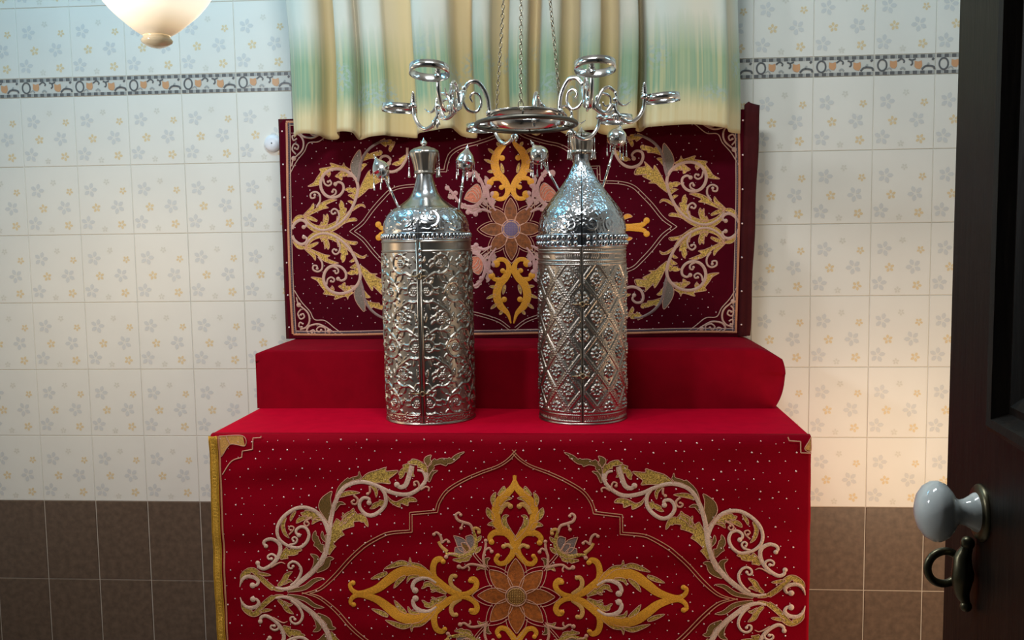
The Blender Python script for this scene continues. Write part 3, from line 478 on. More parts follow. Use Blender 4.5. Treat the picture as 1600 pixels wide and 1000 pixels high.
# --- embroidered panel standing on the step
PY = -0.120; PCX, PCZ = -0.022, 1.4076
pn = empty('embroidered_panel', (0, -0.09, SZ), 'wide wine-red velvet panel with embroidered flower leaning on the tiled wall', 'panel')
def M_inv(o): return Matrix.Translation(-Vector(o.location))
def ppl(u, v, h): return (PCX+u, PY+0.09-h-0.0004-pwr(PCX+u, PCZ+v), PCZ+v-SZ)
def pwr(x, z): return 0.0012*math.sin(x*9+z*5)+0.0009*math.sin(x*4-z*17)
PX0, PX1, PZ0, PZ1 = -0.815, 0.768, SZ+0.002, 1.793
P = np.zeros((90, 50, 3))
for i, x in enumerate(np.linspace(PX0, PX1, 90)):
    for j, z in enumerate(np.linspace(PZ0, PZ1-0.006*(x > 0), 50)):
        ed = min(x-PX0, PX1-x, z-PZ0+0.02, PZ1-z); back = max(0, 0.006-ed*0.5)
        P[i, j] = (x, PY+0.09-pwr(x, z)+back, z-SZ)
o = grid_obj('velvet_face', P, 'wine', pn)
bd = MB(); bd.box(PX0+0.002, PX1-0.002, PY+0.09+0.004, PY+0.09+0.026, 0.001, PZ1-SZ-0.004, 'winee'); bd.build('backing_board', pn, smooth=False)
# loose fold of velvet standing up along the right edge
fo = MB(); zs = np.linspace(0.004, 1.802-SZ, 22); V = []; F = []
prof = [(0.742, 0.000), (0.745, -0.008), (0.754, -0.010), (0.760, -0.005), (0.766, -0.009), (0.778, -0.011), (0.786, -0.004), (0.787, 0.012), (0.770, 0.020), (0.744, 0.016)]
for i, z in enumerate(zs):
    t = i/21; sx = 0.016*t-0.010*(1-t); wob = 0.0015*math.sin(z*23)
    for (x, y) in prof: V.append((x+sx*(0.6+0.4*(x-0.742)/0.045)+wob*(x > 0.75), PY+0.09+y, z+(0.010*math.sin((x-0.742)*140) if i == 21 else 0)))
for i in range(21):
    for j in range(10): F.append((i*10+j, i*10+(j+1) % 10, i*10+10+(j+1) % 10, i*10+10+j))
F.append(tuple(21*10+j for j in range(10)))
fo.add(V, F, 'winee'); fo.build('edge_fold', pn)
e = Emb(ppl)
e.sequins(-0.745, 0.70, -0.345, 0.365, 0.042, 0.026, 0.0017, 9)
for u in (-0.757, -0.754): pass
for mu in (1, -1):
    for mv in (1, -1):
        for it in PAT[1]['sw']: e.item(it, mu, mv)
        for it in PAT[1]['inn']: e.item(it, mu, mv)
        for it in PAT[1]['cor']: e.item(it, mu, mv)
e.flower(0, 0, 0.026, 0.104, 0.116, 0.0205, 0.0315, 'violet', 'petal_d')
# sequins along the plain velvet rim
for k in range(7):
    for x in (PX0+0.014, 0.745):
        e.dot((x-PCX, PZ0+0.04+k*0.112-PCZ), 0.003, 'sequin', h=0.0125 if x > 0 else 0.0, n=8)
e.mb.build('embroidery', pn)
e = Emb(ppl, 0.001)
def edge(du, wd, mat, h=0.0):
    for sg in (-1, 1):
        pts = [(sg*(0.753-du)+0.004*math.sin(v*6+sg)-(0.011 if sg < 0 else 0.0), v) for v in np.linspace(-0.352, 0.372, 26)]
        e.ribbon(pts, [wd], mat, h=h)
    for v in (-0.352+du, 0.372-du):
        e.ribbon([(u, v+0.0015*math.sin(u*13)) for u in np.linspace(-0.762+du, 0.753-du, 30)], [wd], mat, h=h)
edge(-0.002, 0.0075, 'copper'); edge(0.005, 0.004, 'navy'); edge(0.0095, 0.003, 'pink')
for sg in (-1, 1):
    for v in np.arange(-0.345, 0.37, 0.008): e.dot((sg*0.748+0.004*math.sin(v*6+sg)-(0.011 if sg < 0 else 0), v), 0.0014, 'mauve', h=0.0018, n=6)
c = e.mb.build('cord_edging', pn); c['label'] = 'pink and navy corded border'

# ------------------------------------------------------------------ curtain
def curtain_material():
    m = bpy.data.materials.new('printed_curtain'); m.use_nodes = True; nt = m.node_tree; N = nt.nodes; L = nt.links; b = N['Principled BSDF']
    b.inputs['Roughness'].default_value = 0.7; b.inputs['Specular IOR Level'].default_value = 0.25; b.inputs['Sheen Weight'].default_value = 0.15
    uv = N.new('ShaderNodeUVMap'); uv.uv_map = 'cloth'; sp = N.new('ShaderNodeSeparateXYZ'); L.new(uv.outputs[0], sp.inputs[0])
    # stripes woven along the drop
    mp = N.new('ShaderNodeMapping'); mp.inputs['Scale'].default_value = (1, 0.02, 1); L.new(uv.outputs[0], mp.inputs[0])
    n1 = N.new('ShaderNodeTexNoise'); n1.inputs['Scale'].default_value = 9; n1.inputs['Detail'].default_value = 1; L.new(mp.outputs[0], n1.inputs['Vector'])
    n2 = N.new('ShaderNodeTexNoise'); n2.inputs['Scale'].default_value = 60; n2.inputs['Detail'].default_value = 2; L.new(mp.outputs[0], n2.inputs['Vector'])
    def ramp(stops):
        r = N.new('ShaderNodeValToRGB'); el = r.color_ramp.elements
        while len(el) < len(stops): el.new(0.5)
        for e_, (p, c_) in zip(el, stops): e_.position = p; e_.color = (*c_, 1)
        return r
    # v = height above the hem in metres; wavy transition from the fine stripe noise
    ma = N.new('ShaderNodeMath'); ma.operation = 'MULTIPLY_ADD'; ma.inputs[1].default_value = 0.10; L.new(n2.outputs['Fac'], ma.inputs[0]); L.new(sp.outputs[1], ma.inputs[2])
    green = ramp([(0.35, (0.36, 0.44, 0.26)), (0.5, (0.23, 0.36, 0.23)), (0.62, (0.45, 0.46, 0.25))]); L.new(n2.outputs['Fac'], green.inputs[0])
    pale = ramp([(0.35, (0.60, 0.62, 0.54)), (0.65, (0.66, 0.60, 0.48))]); L.new(n1.outputs['Fac'], pale.inputs[0])
    cream = ramp([(0.35, (0.70, 0.61, 0.36)), (0.65, (0.66, 0.52, 0.27))]); L.new(n2.outputs['Fac'], cream.inputs[0])
    h1 = ramp([(0.10, (0, 0, 0)), (0.17, (1, 1, 1))]); L.new(ma.outputs[0], h1.inputs[0])
    h2 = ramp([(0.27, (0, 0, 0)), (0.40, (1, 1, 1))]); L.new(ma.outputs[0], h2.inputs[0])
    x1 = N.new('ShaderNodeMix'); x1.data_type = 'RGBA'; L.new(h1.outputs[0], x1.inputs['Factor']); L.new(cream.outputs[0], x1.inputs[6]); L.new(green.outputs[0], x1.inputs[7])
    x2 = N.new('ShaderNodeMix'); x2.data_type = 'RGBA'; L.new(h2.outputs[0], x2.inputs['Factor']); L.new(x1.outputs[2], x2.inputs[6]); L.new(pale.outputs[0], x2.inputs[7])
    # tan tint in the fold valleys, painting in their warmer, dimmer light
    ax = N.new('ShaderNodeAttribute'); ax.attribute_name = 'tan'
    x3 = N.new('ShaderNodeMix'); x3.data_type = 'RGBA'; x3.inputs[7].default_value = (0.66, 0.48, 0.21, 1); tw = N.new('ShaderNodeMath'); tw.operation = 'MULTIPLY'; tw.inputs[1].default_value = 0.74; L.new(ax.outputs['Fac'], tw.inputs[0]); L.new(tw.outputs[0], x3.inputs['Factor']); L.new(x2.outputs[2], x3.inputs[6])
    # pale lace-like posies in the green band
    vo = N.new('ShaderNodeTexVoronoi'); vo.inputs['Scale'].default_value = 6.5; L.new(uv.outputs[0], vo.inputs['Vector'])
    n3 = N.new('ShaderNodeTexNoise'); n3.inputs['Scale'].default_value = 75; n3.inputs['Detail'].default_value = 4; L.new(uv.outputs[0], n3.inputs['Vector'])
    d1 = ramp([(0.25, (1, 1, 1)), (0.42, (0, 0, 0))]); L.new(vo.outputs['Distance'], d1.inputs[0])
    d2 = ramp([(0.46, (0, 0, 0)), (0.56, (1, 1, 1))]); L.new(n3.outputs['Fac'], d2.inputs[0])
    d3 = ramp([(0.07, (0, 0, 0)), (0.11, (1, 1, 1)), (0.26, (1, 1, 1)), (0.32, (0, 0, 0))]); L.new(sp.outputs[1], d3.inputs[0])
    mm = N.new('ShaderNodeMath'); mm.operation = 'MULTIPLY'; L.new(d1.outputs[0], mm.inputs[0]); L.new(d2.outputs[0], mm.inputs[1])
    m2 = N.new('ShaderNodeMath'); m2.operation = 'MULTIPLY'; L.new(mm.outputs[0], m2.inputs[0]); L.new(d3.outputs[0], m2.inputs[1])
    m3 = N.new('ShaderNodeMath'); m3.operation = 'MULTIPLY'; m3.inputs[1].default_value = 0.8; L.new(m2.outputs[0], m3.inputs[0])
    x4 = N.new('ShaderNodeMix'); x4.data_type = 'RGBA'; x4.inputs[7].default_value = (0.36, 0.44, 0.40, 1); L.new(m3.outputs[0], x4.inputs['Factor']); L.new(x3.outputs[2], x4.inputs[6])
    L.new(x4.outputs[2], b.inputs['Base Color'])
    return m
MT['curtain'] = curtain_material()
# plan of the folds: (X, depth in front of the rod line, weight of the tan valley tint)
FOLD = [(-0.7338,0.0,0.0),(-0.7059,0.03,0.0),(-0.6694,0.035,0.0),(-0.6437,0.02,0.3),(-0.6309,-0.015,0.9),(-0.6052,-0.025,1.0),(-0.5881,-0.01,0.9),(-0.5817,0.03,0.1),(-0.5518,0.045,0.0),(-0.5284,0.04,0.0),(-0.5242,0.0,0.3),(-0.5135,0.002,0.1),(-0.4774,0.03,0.0),(-0.4307,0.03,0.1),(-0.4137,0.01,0.7),(-0.3714,-0.005,1.0),(-0.3334,-0.01,1.0),(-0.3229,0.02,0.2),(-0.3081,0.045,0.0),(-0.2555,0.05,0.0),(-0.2093,0.045,0.0),(-0.1989,0.01,0.7),(-0.1821,-0.025,1.0),(-0.1403,-0.03,1.0),(-0.1277,0.0,0.5),(-0.1194,0.035,0.0),(-0.0943,0.045,0.0),(-0.0735,0.035,0.1),(-0.0652,-0.005,0.8),(-0.036,-0.03,1.0),(-0.0132,-0.015,0.9),(-0.0049,0.03,0.0),(0.0221,0.045,0.0),(0.0449,0.035,0.1),(0.0532,-0.01,0.9),(0.0718,-0.03,1.0),(0.0863,-0.01,0.9),(0.0946,0.03,0.0),(0.1193,0.045,0.0),(0.1441,0.035,0.1),(0.1544,-0.01,0.8),(0.1812,-0.03,1.0),(0.2079,-0.01,0.8),(0.2182,0.03,0.0),(0.2428,0.045,0.0),(0.2715,0.035,0.1),(0.2797,-0.005,0.8),(0.3083,-0.025,1.0),(0.3329,-0.01,0.8),(0.341,0.03,0.0),(0.3655,0.045,0.0),(0.392,0.035,0.1),(0.3961,-0.02,0.6),(0.4083,-0.035,0.7),(0.4185,-0.02,0.4),(0.4246,0.035,0.0),(0.4672,0.05,0.0),(0.5482,0.048,0.15),(0.6289,0.045,0.1),(0.6691,0.04,0.1),(0.6832,0.01,0.5),(0.7012,-0.01,0.4),(0.7293,-0.04,0.0)]
CY = -0.190
ctr, T = catmull([(a, -b_*1.35) for a, b_, _ in FOLD], 0.0028)
tanw = np.interp(T, np.linspace(0, 1, len(FOLD)), [f[2] for f in FOLD])
nU, nV = len(ctr), 60
zt = 2.705
P = np.zeros((nU, nV, 3)); arc = np.concatenate([[0], np.cumsum(np.linalg.norm(np.diff(ctr, axis=0), axis=1))]); hems = []
for i in range(nU):
    hem = 1.717+0.006*math.sin(arc[i]*9)+0.005*math.sin(arc[i]*23+1)+0.010*(-ctr[i][1]/0.08)
    hems.append(hem)
    for j in range(nV):
        t = j/(nV-1); z = zt+(hem-zt)*t
        amp = 1.0; x = ctr[i][0]; d = ctr[i][1]*(0.9+0.15*t)
        x = x + (0.028*(z-1.72)/0.35*-1 if x < -0.70 else 0)*min(1, max(0, (-0.70-x)/0.06)) + 0.006*math.sin(z*7+arc[i]*3)
        P[i, j] = (x, CY+d+0.004*math.sin(z*9+arc[i]*5), z)
cu = grid_obj('curtain', P, 'curtain')
me = cu.data
me.uv_layers.new(name='cloth'); at = me.attributes.new('tan', 'FLOAT', 'POINT'); at.data.foreach_set('value', np.repeat(tanw, nV).astype(np.float32))
li = np.zeros(len(me.loops), dtype=np.int32); me.loops.foreach_get('vertex_index', li)
U = np.repeat(arc, nV); Vv = P[:, :, 2].ravel()-np.repeat(np.array(hems), nV)
me.uv_layers['cloth'].data.foreach_set('uv', np.stack([U[li], Vv[li]], -1).astype(np.float32).ravel())
md = cu.modifiers.new('thick', 'SOLIDIFY'); md.thickness = 0.0015
tag(cu, 'pale green and cream striped curtain hanging in folds above the embroidered panel', 'curtain')
m = MB(); m.tube([(-0.86, -0.205, 2.72), (0.86, -0.205, 2.72)], 0.012, 'brass', n=14)
for x in (-0.8, 0.8): m.tube([(x, -0.205, 2.72), (x, -0.002, 2.72)], 0.007, 'brass')
for x in (-0.87, 0.87): m.ball((x, -0.205, 2.72), 0.022, 'brass')
tag(m.build('curtain_rod'), 'metal rod that carries the green curtain above the picture', 'curtain rod')

# ------------------------------------------------------------------ white disc on the wall
m = MB(); DK = Matrix.Translation((-0.874, 0, 1.723)) @ Matrix.Rotation(math.pi/2, 4, 'X')
m.lathe([(1e-4, 0.0165), (0.012, 0.0165), (0.022, 0.0145), (0.0285, 0.010), (0.031, 0.004), (0.031, 0.0)], 'plastic', n=36, M=DK)
o = m.build('wall_button'); tag(o, 'small round white disc fixed to the wall beside the panel corner', 'wall button')
m = MB(); m.lathe([(1e-4, 0.0178), (0.0026, 0.0175), (0.003, 0.016)], 'bandd', n=14, M=DK); m.build('screw', o)
# ------------------------------------------------------------------ silver scroll cases
def stamp(H, ds, dz_, s, z, r, h):
    ns, nz_ = H.shape; i0 = max(0, int((s-r)/ds)); i1 = min(ns-1, int((s+r)/ds)+1); j0 = max(0, int((z-r)/dz_)); j1 = min(nz_-1, int((z+r)/dz_)+1)
    if i1 <= i0 or j1 <= j0: return
    S = np.arange(i0, i1+1)*ds-s; Zz = np.arange(j0, j1+1)*dz_-z
    q = 1-(S[:, None]**2+Zz[None, :]**2)/(r*r)
    H[i0:i1+1, j0:j1+1] = np.maximum(H[i0:i1+1, j0:j1+1], h*np.sqrt(np.clip(q, 0, 1)))
def stroke(H, ds, dz_, pts, r0, r1, h):
    c, T = catmull(pts, 0.0012)
    for p, t in zip(c, T): stamp(H, ds, dz_, p[0], p[1], r0+(r1-r0)*t, h*(0.7+0.3*(1-t)))
def spiral(cx, cz, R0, R1, a0, turns, hand):
    return [(cx+(R0+(R1-R0)*t)*math.cos(a0+hand*TAU*turns*t), cz+(R0+(R1-R0)*t)*math.sin(a0+hand*TAU*turns*t)) for t in np.linspace(0, 1, 26)]
def vine_relief(ns, nz_, S, Zh, seed):
    H = np.zeros((ns, nz_)); ds, dz_ = S/(ns-1), Zh/(nz_-1); g = random.Random(seed)
    z0, z1 = 0.030, Zh-0.036
    def leafy(pts, hand, n, size, hh):
        c, T = catmull(pts, 0.0015); m = len(c)
        for k in range(n):
            i = int(m*(k+0.4)/n); p = c[i]; t = c[min(i+1, m-1)]-c[max(i-1, 0)]; d = math.atan2(t[1], t[0]); sg = 1 if k % 2 else -1
            ln = size*g.uniform(0.75, 1.2); b_ = d+sg*g.uniform(0.6, 0.95)
            e = (p[0]+ln*math.cos(b_), p[1]+ln*math.sin(b_)); mp = ((p[0]+e[0])/2+0.25*ln*math.cos(b_-sg*1.5), (p[1]+e[1])/2+0.25*ln*math.sin(b_-sg*1.5))
            stroke(H, ds, dz_, [tuple(p), mp, e], 0.0030, 0.0016, hh)
            c2 = (e[0]+0.3*ln*math.cos(b_+sg*1.6), e[1]+0.3*ln*math.sin(b_+sg*1.6)); stroke(H, ds, dz_, [e, c2], 0.0018, 0.0028, hh*0.9); stamp(H, ds, dz_, c2[0], c2[1], 0.0034, hh*1.15)
    def teardrop(p, d, ln, wd, hh):
        for t in np.linspace(0, 1, 9):
            x = p[0]+ln*t*math.cos(d+0.5*t); y = p[1]+ln*t*math.sin(d+0.5*t); stamp(H, ds, dz_, x, y, wd*math.sin(math.pi*(0.12+0.80*t))+0.0008, hh)
    cw, ch = 0.0815, 0.0800
    for a in range(-1, int(S/cw)+2):                               # rows of leafy scrolls joined by diagonal stems
        for b in range(-1, 6):
            hand = 1 if b % 2 else -1; cx = (a+(0.5 if b % 2 else 0.0)+0.2)*cw; cz = z0+(b+0.4)*ch
            a0 = -math.pi/2-hand*0.5
            sp = spiral(cx, cz, 0.0335, 0.0075, a0, 1.35, hand)
            stem = [(cx-hand*0.075, cz-0.085), (cx-hand*0.060, cz-0.060), (cx-hand*0.038, cz-0.043)]+sp[:3]
            stroke(H, ds, dz_, stem, 0.0036, 0.0032, 0.0048); stroke(H, ds, dz_, sp, 0.0033, 0.0021, 0.0046)
            for k in range(6): stamp(H, ds, dz_, cx+0.0060*math.cos(k*TAU/6+a), cz+0.0060*math.sin(k*TAU/6+a), 0.0034, 0.0044)
            stamp(H, ds, dz_, cx, cz, 0.0034, 0.0056)
            for k in range(9):                                      # leaves on the outside of the scroll
                t = 0.04+k*0.075; i = int(t*25); p = sp[i]; r = math.atan2(p[1]-cz, p[0]-cx)
                teardrop(p, r+hand*(0.75 if k % 2 else 0.25)-0.25, 0.0165 if k % 3 else 0.020, 0.0029, 0.0036)
                if k % 2 == 0: teardrop(p, r+math.pi-hand*0.6, 0.0095, 0.0022, 0.0030)
            for k in range(3):
                p = stem[k]; d = math.atan2(stem[k+1][1]-p[1], stem[k+1][0]-p[0])
                teardrop(p, d+0.7, 0.020, 0.0028, 0.0036); teardrop(p, d-1.1, 0.017, 0.0027, 0.0034)
    for k in range(420): stamp(H, ds, dz_, g.uniform(0, S), g.uniform(z0, z1), g.uniform(0.0016, 0.0026), g.uniform(0.0016, 0.0026))
    H[:, np.arange(nz_)*dz_ > z1] = 0; H[:, np.arange(nz_)*dz_ < z0] = 0
    for zz in (0.004, 0.028, z1+0.005, Zh-0.004):
        j = int(zz/dz_); H[:, max(0, j-1):j+2] = np.maximum(H[:, max(0, j-1):j+2], 0.0022)
    for k in range(40):                                            # low scroll border round the foot
        s = (k+0.5)*S/40; stroke(H, ds, dz_, spiral(s, 0.016, 0.0075, 0.002, k*1.3, 0.8, 1 if k % 2 else -1), 0.0018, 0.0014, 0.0018)
        stamp(H, ds, dz_, s+0.005, 0.008, 0.0016, 0.0012)
    edge = np.minimum(np.arange(ns), np.arange(ns)[::-1])*ds
    H *= np.clip((edge-0.004)/0.004, 0, 1)[:, None]
    return H
def lattice_relief(ns, nz_, S, Zh, cells, ch, shift):
    ds, dz_ = S/(ns-1), Zh/(nz_-1); s = np.arange(ns)*ds; z = np.arange(nz_)*dz_
    cw = S/cells; zb, zt_ = 0.036, Zh-0.052
    U = (s[:, None]/cw+shift); Vv = (z[None, :]-zb-0.01)/ch
    a = np.abs(((U+Vv+0.5) % 1)-0.5); b = np.abs(((U-Vv+0.5) % 1)-0.5); k = 1/math.hypot(1/cw, 1/ch)
    d = np.minimum(a, b)*k
    H = 0.0034*np.sqrt(np.clip(1-(d/0.0056)**2, 0, 1))*(0.85+0.15*np.sin((U+Vv)*50)*np.sin((U-Vv)*50))
    H = np.where(d < 0.0018, H-0.0009, H)
    g0 = random.Random(17)
    for k in range(2600): stamp(H, ds, dz_, g0.uniform(0, S), g0.uniform(0, Zh), g0.uniform(0.0013, 0.0024), g0.uniform(0.0006, 0.0017))
    g = random.Random(3)
    nrow = int((zt_-zb)/ch*2)+3
    for r in range(-1, nrow):
        for c in range(-1, cells+2):
            cx = (c+(0.5 if r % 2 == 0 else 0.0)-shift)*cw; cz = zb+0.01+r*ch/2
            if not (zb+0.004 < cz < zt_-0.004): continue
            stamp(H, ds, dz_, cx, cz, 0.0056, 0.0066)
            for i in range(8):
                t = TAU*i/8+0.3*r; stamp(H, ds, dz_, cx+0.0118*math.cos(t), cz+0.0140*math.sin(t), 0.0054, 0.0058)
            for i in range(4):
                t = TAU*i/4; stamp(H, ds, dz_, cx+0.0165*math.cos(t)*0.85, cz+0.0255*math.sin(t), 0.0042, 0.0040)
            for i in range(4):
                t = TAU*(i+0.5)/4; stroke(H, ds, dz_, [(cx+0.010*math.cos(t), cz+0.012*math.sin(t)), (cx+0.016*math.cos(t+.2), cz+0.019*math.sin(t+.2))], 0.0022, 0.0012, 0.0022)
    H[:, z < zb] = 0; H[:, z > zt_] = 0
    for zz in (0.003, 0.010, zb-0.008, zb, zt_, zt_+0.010, Zh-0.020, Zh-0.004):
        j = int(zz/dz_); H[:, max(0, j-1):j+2] = np.maximum(H[:, max(0, j-1):j+2], 0.0024)
    n = 70
    for i in range(n):
        x = (i+0.5)*S/n
        for zz in (0.0065, zt_+0.005, Zh-0.012, zb-0.004): stamp(H, ds, dz_, x, zz, 0.0021, 0.0020)
        for zz, hh in ((zb-0.018, 0.0016), (zt_+0.024, 0.0014)):
            if g.random() < 0.75: stroke(H, ds, dz_, [(x-0.001, zz-0.006), (x+0.002, zz), (x-0.001, zz+0.006)], 0.0016, 0.0016, hh)
    edge = np.minimum(np.arange(ns), np.arange(ns)[::-1])*ds
    H *= np.clip((edge-0.002)/0.003, 0, 1)[:, None]
    return H
GAP = 0.0125        # half of the seam between the doors, in radians
def half_shell(name, R, z0, z1, H, right, mat, parent):
    ns, nz_ = H.shape; th = np.linspace(-math.pi/2+GAP, math.pi/2-GAP, ns) if right else np.linspace(-math.pi/2-GAP, -math.pi*1.5+GAP, ns)
    zz = np.linspace(z0, z1, nz_); Rr = R+H
    Rr = np.concatenate([[Rr[0]*0+R-0.012], Rr, [Rr[-1]*0+R-0.012]]); th = np.concatenate([[th[0]], th, [th[-1]]])
    P = np.stack([Rr*np.cos(th)[:, None], Rr*np.sin(th)[:, None], np.broadcast_to(zz[None, :], Rr.shape)], -1)
    if right: P = P[::-1]
    return grid_obj(name, P, mat, parent)
def half_dome(name, prof, right, mat, parent, rel=None, gap=GAP, ns=170, nz_=150):
    c, T = catmull(prof, 0.0015); t = np.linspace(0, 1, nz_); c = np.stack([np.interp(t, np.linspace(0, 1, len(c)), c[:, k]) for k in (0, 1)], -1)
    g = gap if gap else 0.0
    th = np.linspace(-math.pi/2+g, math.pi/2-g, ns) if right else np.linspace(-math.pi/2-g, -math.pi*1.5+g, ns)
    if right: th = th[::-1]
    r = np.broadcast_to(c[None, :, 0], (ns, nz_)).copy()
    if rel is not None: r += rel(th, c, ns, nz_)
    P = np.stack([r*np.cos(th)[:, None], r*np.sin(th)[:, None], np.broadcast_to(c[None, :, 1], (ns, nz_))], -1)
    return grid_obj(name, P, mat, parent)
def bead_ring(name, R, z, n, a, b, mat, parent, rows=1, seam=0.006):
    m = MB()
    for row in range(rows):
        zz = z-row*0.0165
        for i in range(n):
            t = TAU*(i+0.5)/n
            if abs(((t+math.pi/2+math.pi) % TAU)-math.pi) < seam: continue
            m.ball((R*math.cos(t), R*math.sin(t), zz), a, mat, n=5, sc_=(1, 1, b/a))
    A0, A1 = -math.pi/2+seam, 1.5*math.pi-seam
    m.lathe([(R-0.006, z+b+0.003), (R-0.0005, z+b+0.0025), (R+0.001, z+b), (R-0.001, z+b-0.002)], mat, n=80, a0=A0, a1=A1)
    zl = z-(rows-1)*0.0165-b
    m.lathe([(R-0.003, zl+0.003), (R+0.002, zl+0.001), (R+0.0025, zl-0.001), (R-0.003, zl-0.004)], mat, n=80, a0=A0, a1=A1)
    m.lathe([(R-0.003, z+b), (R-0.003, zl)], mat, n=80, a0=A0, a1=A1)
    return m.build(name, parent)
def clasp(R, z, parent, bar, mat='brass'):
    m = MB(); y = -R-0.006
    m.tube([(0.0065*math.cos(t), y-0.001, z+0.0065*math.sin(t)) for t in np.linspace(0, TAU, 20, endpoint=False)], 0.0019, mat, n=8, closed=True)
    def on(s_, d): a = -math.pi/2+s_/R; return ((R+d)*math.cos(a), (R+d)*math.sin(a), z)
    m.tube([on(-bar, 0.003), on(-bar*0.55, 0.006), on(-0.005, 0.006)], [0.0016, 0.0022, 0.002], mat)
    m.tube([on(0.005, 0.006), on(0.014, 0.006), on(0.021, 0.003)], [0.002, 0.0022, 0.0014], mat)
    return m.build('clasp', parent)
def bell(parent, p0, drop, name='bell', size=1.0, mat='steel'):
    m = MB(); x, y, z = p0
    m.tube([(x, y, z), (x, y, z-drop*0.6)], 0.0008*size, mat, n=5)
    for k in range(3): m.ball((x, y, z-drop*(0.15+0.17*k)), 0.0014*size, mat, n=4)
    m.lathe([(1e-4, -drop*0.55), (0.0022*size, -drop*0.58), (0.0032*size, -drop*0.75), (0.0048*size, -drop*0.92), (0.005*size, -drop), (0.003*size, -drop*0.985)], mat, n=10, M=Matrix.Translation((x, y, z)))
    return m.build(name, parent)

def hammered(th, c, ns, nz_, amp, zlo, zhi, seed, leaf):
    S = 0.125*math.pi; Zh = c[-1][1]-c[0][1]; H = np.zeros((ns, nz_)); ds, dz_ = S/(ns-1), Zh/(nz_-1); g = random.Random(seed)
    if leaf:
        for i in range(5):
            cx = (i+0.5)*S/5; cz = 0.045; hand = 1 if i % 2 else -1
            stroke(H, ds, dz_, spiral(cx, cz, 0.026, 0.005, -1.5, 1.3, hand), 0.0030, 0.0020, amp)
            stroke(H, ds, dz_, [(cx-0.03, 0.016), (cx, 0.012), (cx+0.03, 0.016)], 0.002, 0.002, amp*0.8)
            for k in range(8):
                t = k*TAU/8; stroke(H, ds, dz_, [(cx+0.026*math.cos(t), cz+0.026*math.sin(t)), (cx+0.038*math.cos(t+.3), cz+0.034*math.sin(t+.3))], 0.0018, 0.003, amp*0.9)
            stamp(H, ds, dz_, cx, cz, 0.005, amp*1.3)
        for k in range(160): stamp(H, ds, dz_, g.uniform(0, S), g.uniform(0.008, 0.08), 0.002, amp*0.5)
    else:
        for k in range(1500): stamp(H, ds, dz_, g.uniform(0, S), g.uniform(0.003, Zh*0.86), g.uniform(0.0016, 0.0034), amp*g.uniform(.4, 1.0))
        for i in range(7):
            cx = (i+0.5)*S/7; stroke(H, ds, dz_, spiral(cx, 0.035, 0.018, 0.004, 1.0*i, 1.2, 1 if i % 2 else -1), 0.0025, 0.0018, amp*1.1)
        for i in range(10):
            cx = i*S/9; stroke(H, ds, dz_, [(cx, 0.07), (cx, Zh*0.55), (cx, Zh*0.86)], 0.0030, 0.0020, amp*0.8)
    e = np.arange(nz_)*dz_; H *= np.clip((zhi-e)/0.02, 0, 1)[None, :]
    return H

CASE_Z = 0.85
# left case: scrolling vine, round shoulders, vase-shaped knop
LC = empty('scroll_case', (-0.2345, -0.5645, CASE_Z), 'silver cylinder case chased with scrolling vines and round-shouldered dome', 'scroll case', 'silver scroll cases on the red table', rot=(0, math.radians(-0.35), 0))
RL = 0.1300; HB = 0.527
for right in (True, False):
    half_shell('door_half', RL, 0.001, HB, vine_relief(330, 430, math.pi*RL, HB-0.001, 21 if right else 22), right, 'body', LC)
    half_dome('dome_half', [(0.1245, 0.540), (0.1240, 0.556), (0.1205, 0.578), (0.1105, 0.5985), (0.0960, 0.6150), (0.0790, 0.6250), (0.0530, 0.6440), (0.0400, 0.6600), (0.0330, 0.6780), (0.0270, 0.6980), (0.0240, 0.7130), (0.0235, 0.7200)],
              right, 'dome', LC, rel=lambda th, c, a, b: hammered(th, c, a, b, 0.0024, 0, 0.088, 4, True), gap=0.003)
bead_ring('beaded_rim', 0.1290, 0.537, 62, 0.0052, 0.0085, 'dome', LC)
m = MB(); m.lathe([(0.126, -0.0), (0.1330, 0.0), (0.1335, 0.003), (0.1315, 0.006)], 'body', n=96); m.lathe([(1e-4, 0.0), (0.126, 0.0)], 'body', n=48); m.build('base', LC)
m = MB(); m.tube([(0.004, -RL-0.003, 0.03), (0.004, -RL-0.003, 0.52)], 0.0034, 'body', n=8); m.tube([(-0.0075, -RL-0.001, 0.03), (-0.0075, -RL-0.001, 0.52)], 0.0022, 'body', n=8)
for k in range(5): m.tube([(0.003, -RL-0.004, 0.43+k*0.016), (0.003, -RL-0.004, 0.440+k*0.016)], 0.0048, 'dome', n=8)
m.build('hinge_strip', LC)
m = MB(); m.lathe([(RL-0.009, 0.004), (RL-0.009, HB), (0.112, 0.56), (0.10, 0.59)], 'lining', n=64); m.build('lining', LC)
clasp(RL, 0.425, LC, 0.026); clasp(RL, 0.092, LC, 0.034)
m = MB()
m.lathe([(0.0240, 0.716), (0.0300, 0.7185), (0.0305, 0.7215), (0.0285, 0.7245), (0.0290, 0.728), (0.0320, 0.745), (0.0370, 0.763), (0.0418, 0.775), (0.0425, 0.780), (0.0400, 0.7845), (0.0300, 0.791), (0.0150, 0.7955), (0.0060, 0.7985)], 'body', n=96, lobes=12, lamp=0.025)
kn_ = m.build('knop', LC)
m = MB(); m.lathe([(0.0055, 0.7975), (0.0050, 0.800), (0.0095, 0.8035), (0.0105, 0.8065), (0.0085, 0.810), (0.0045, 0.8145), (0.0018, 0.819), (1e-4, 0.823)], 'steel', n=24); m.build('tip', kn_)
for a in (-3.05, -0.12, 0.75, 1.55, 2.35):
    bell(LC, (0.0445*math.cos(a), 0.0445*math.sin(a), 0.776), 0.068, size=0.85)

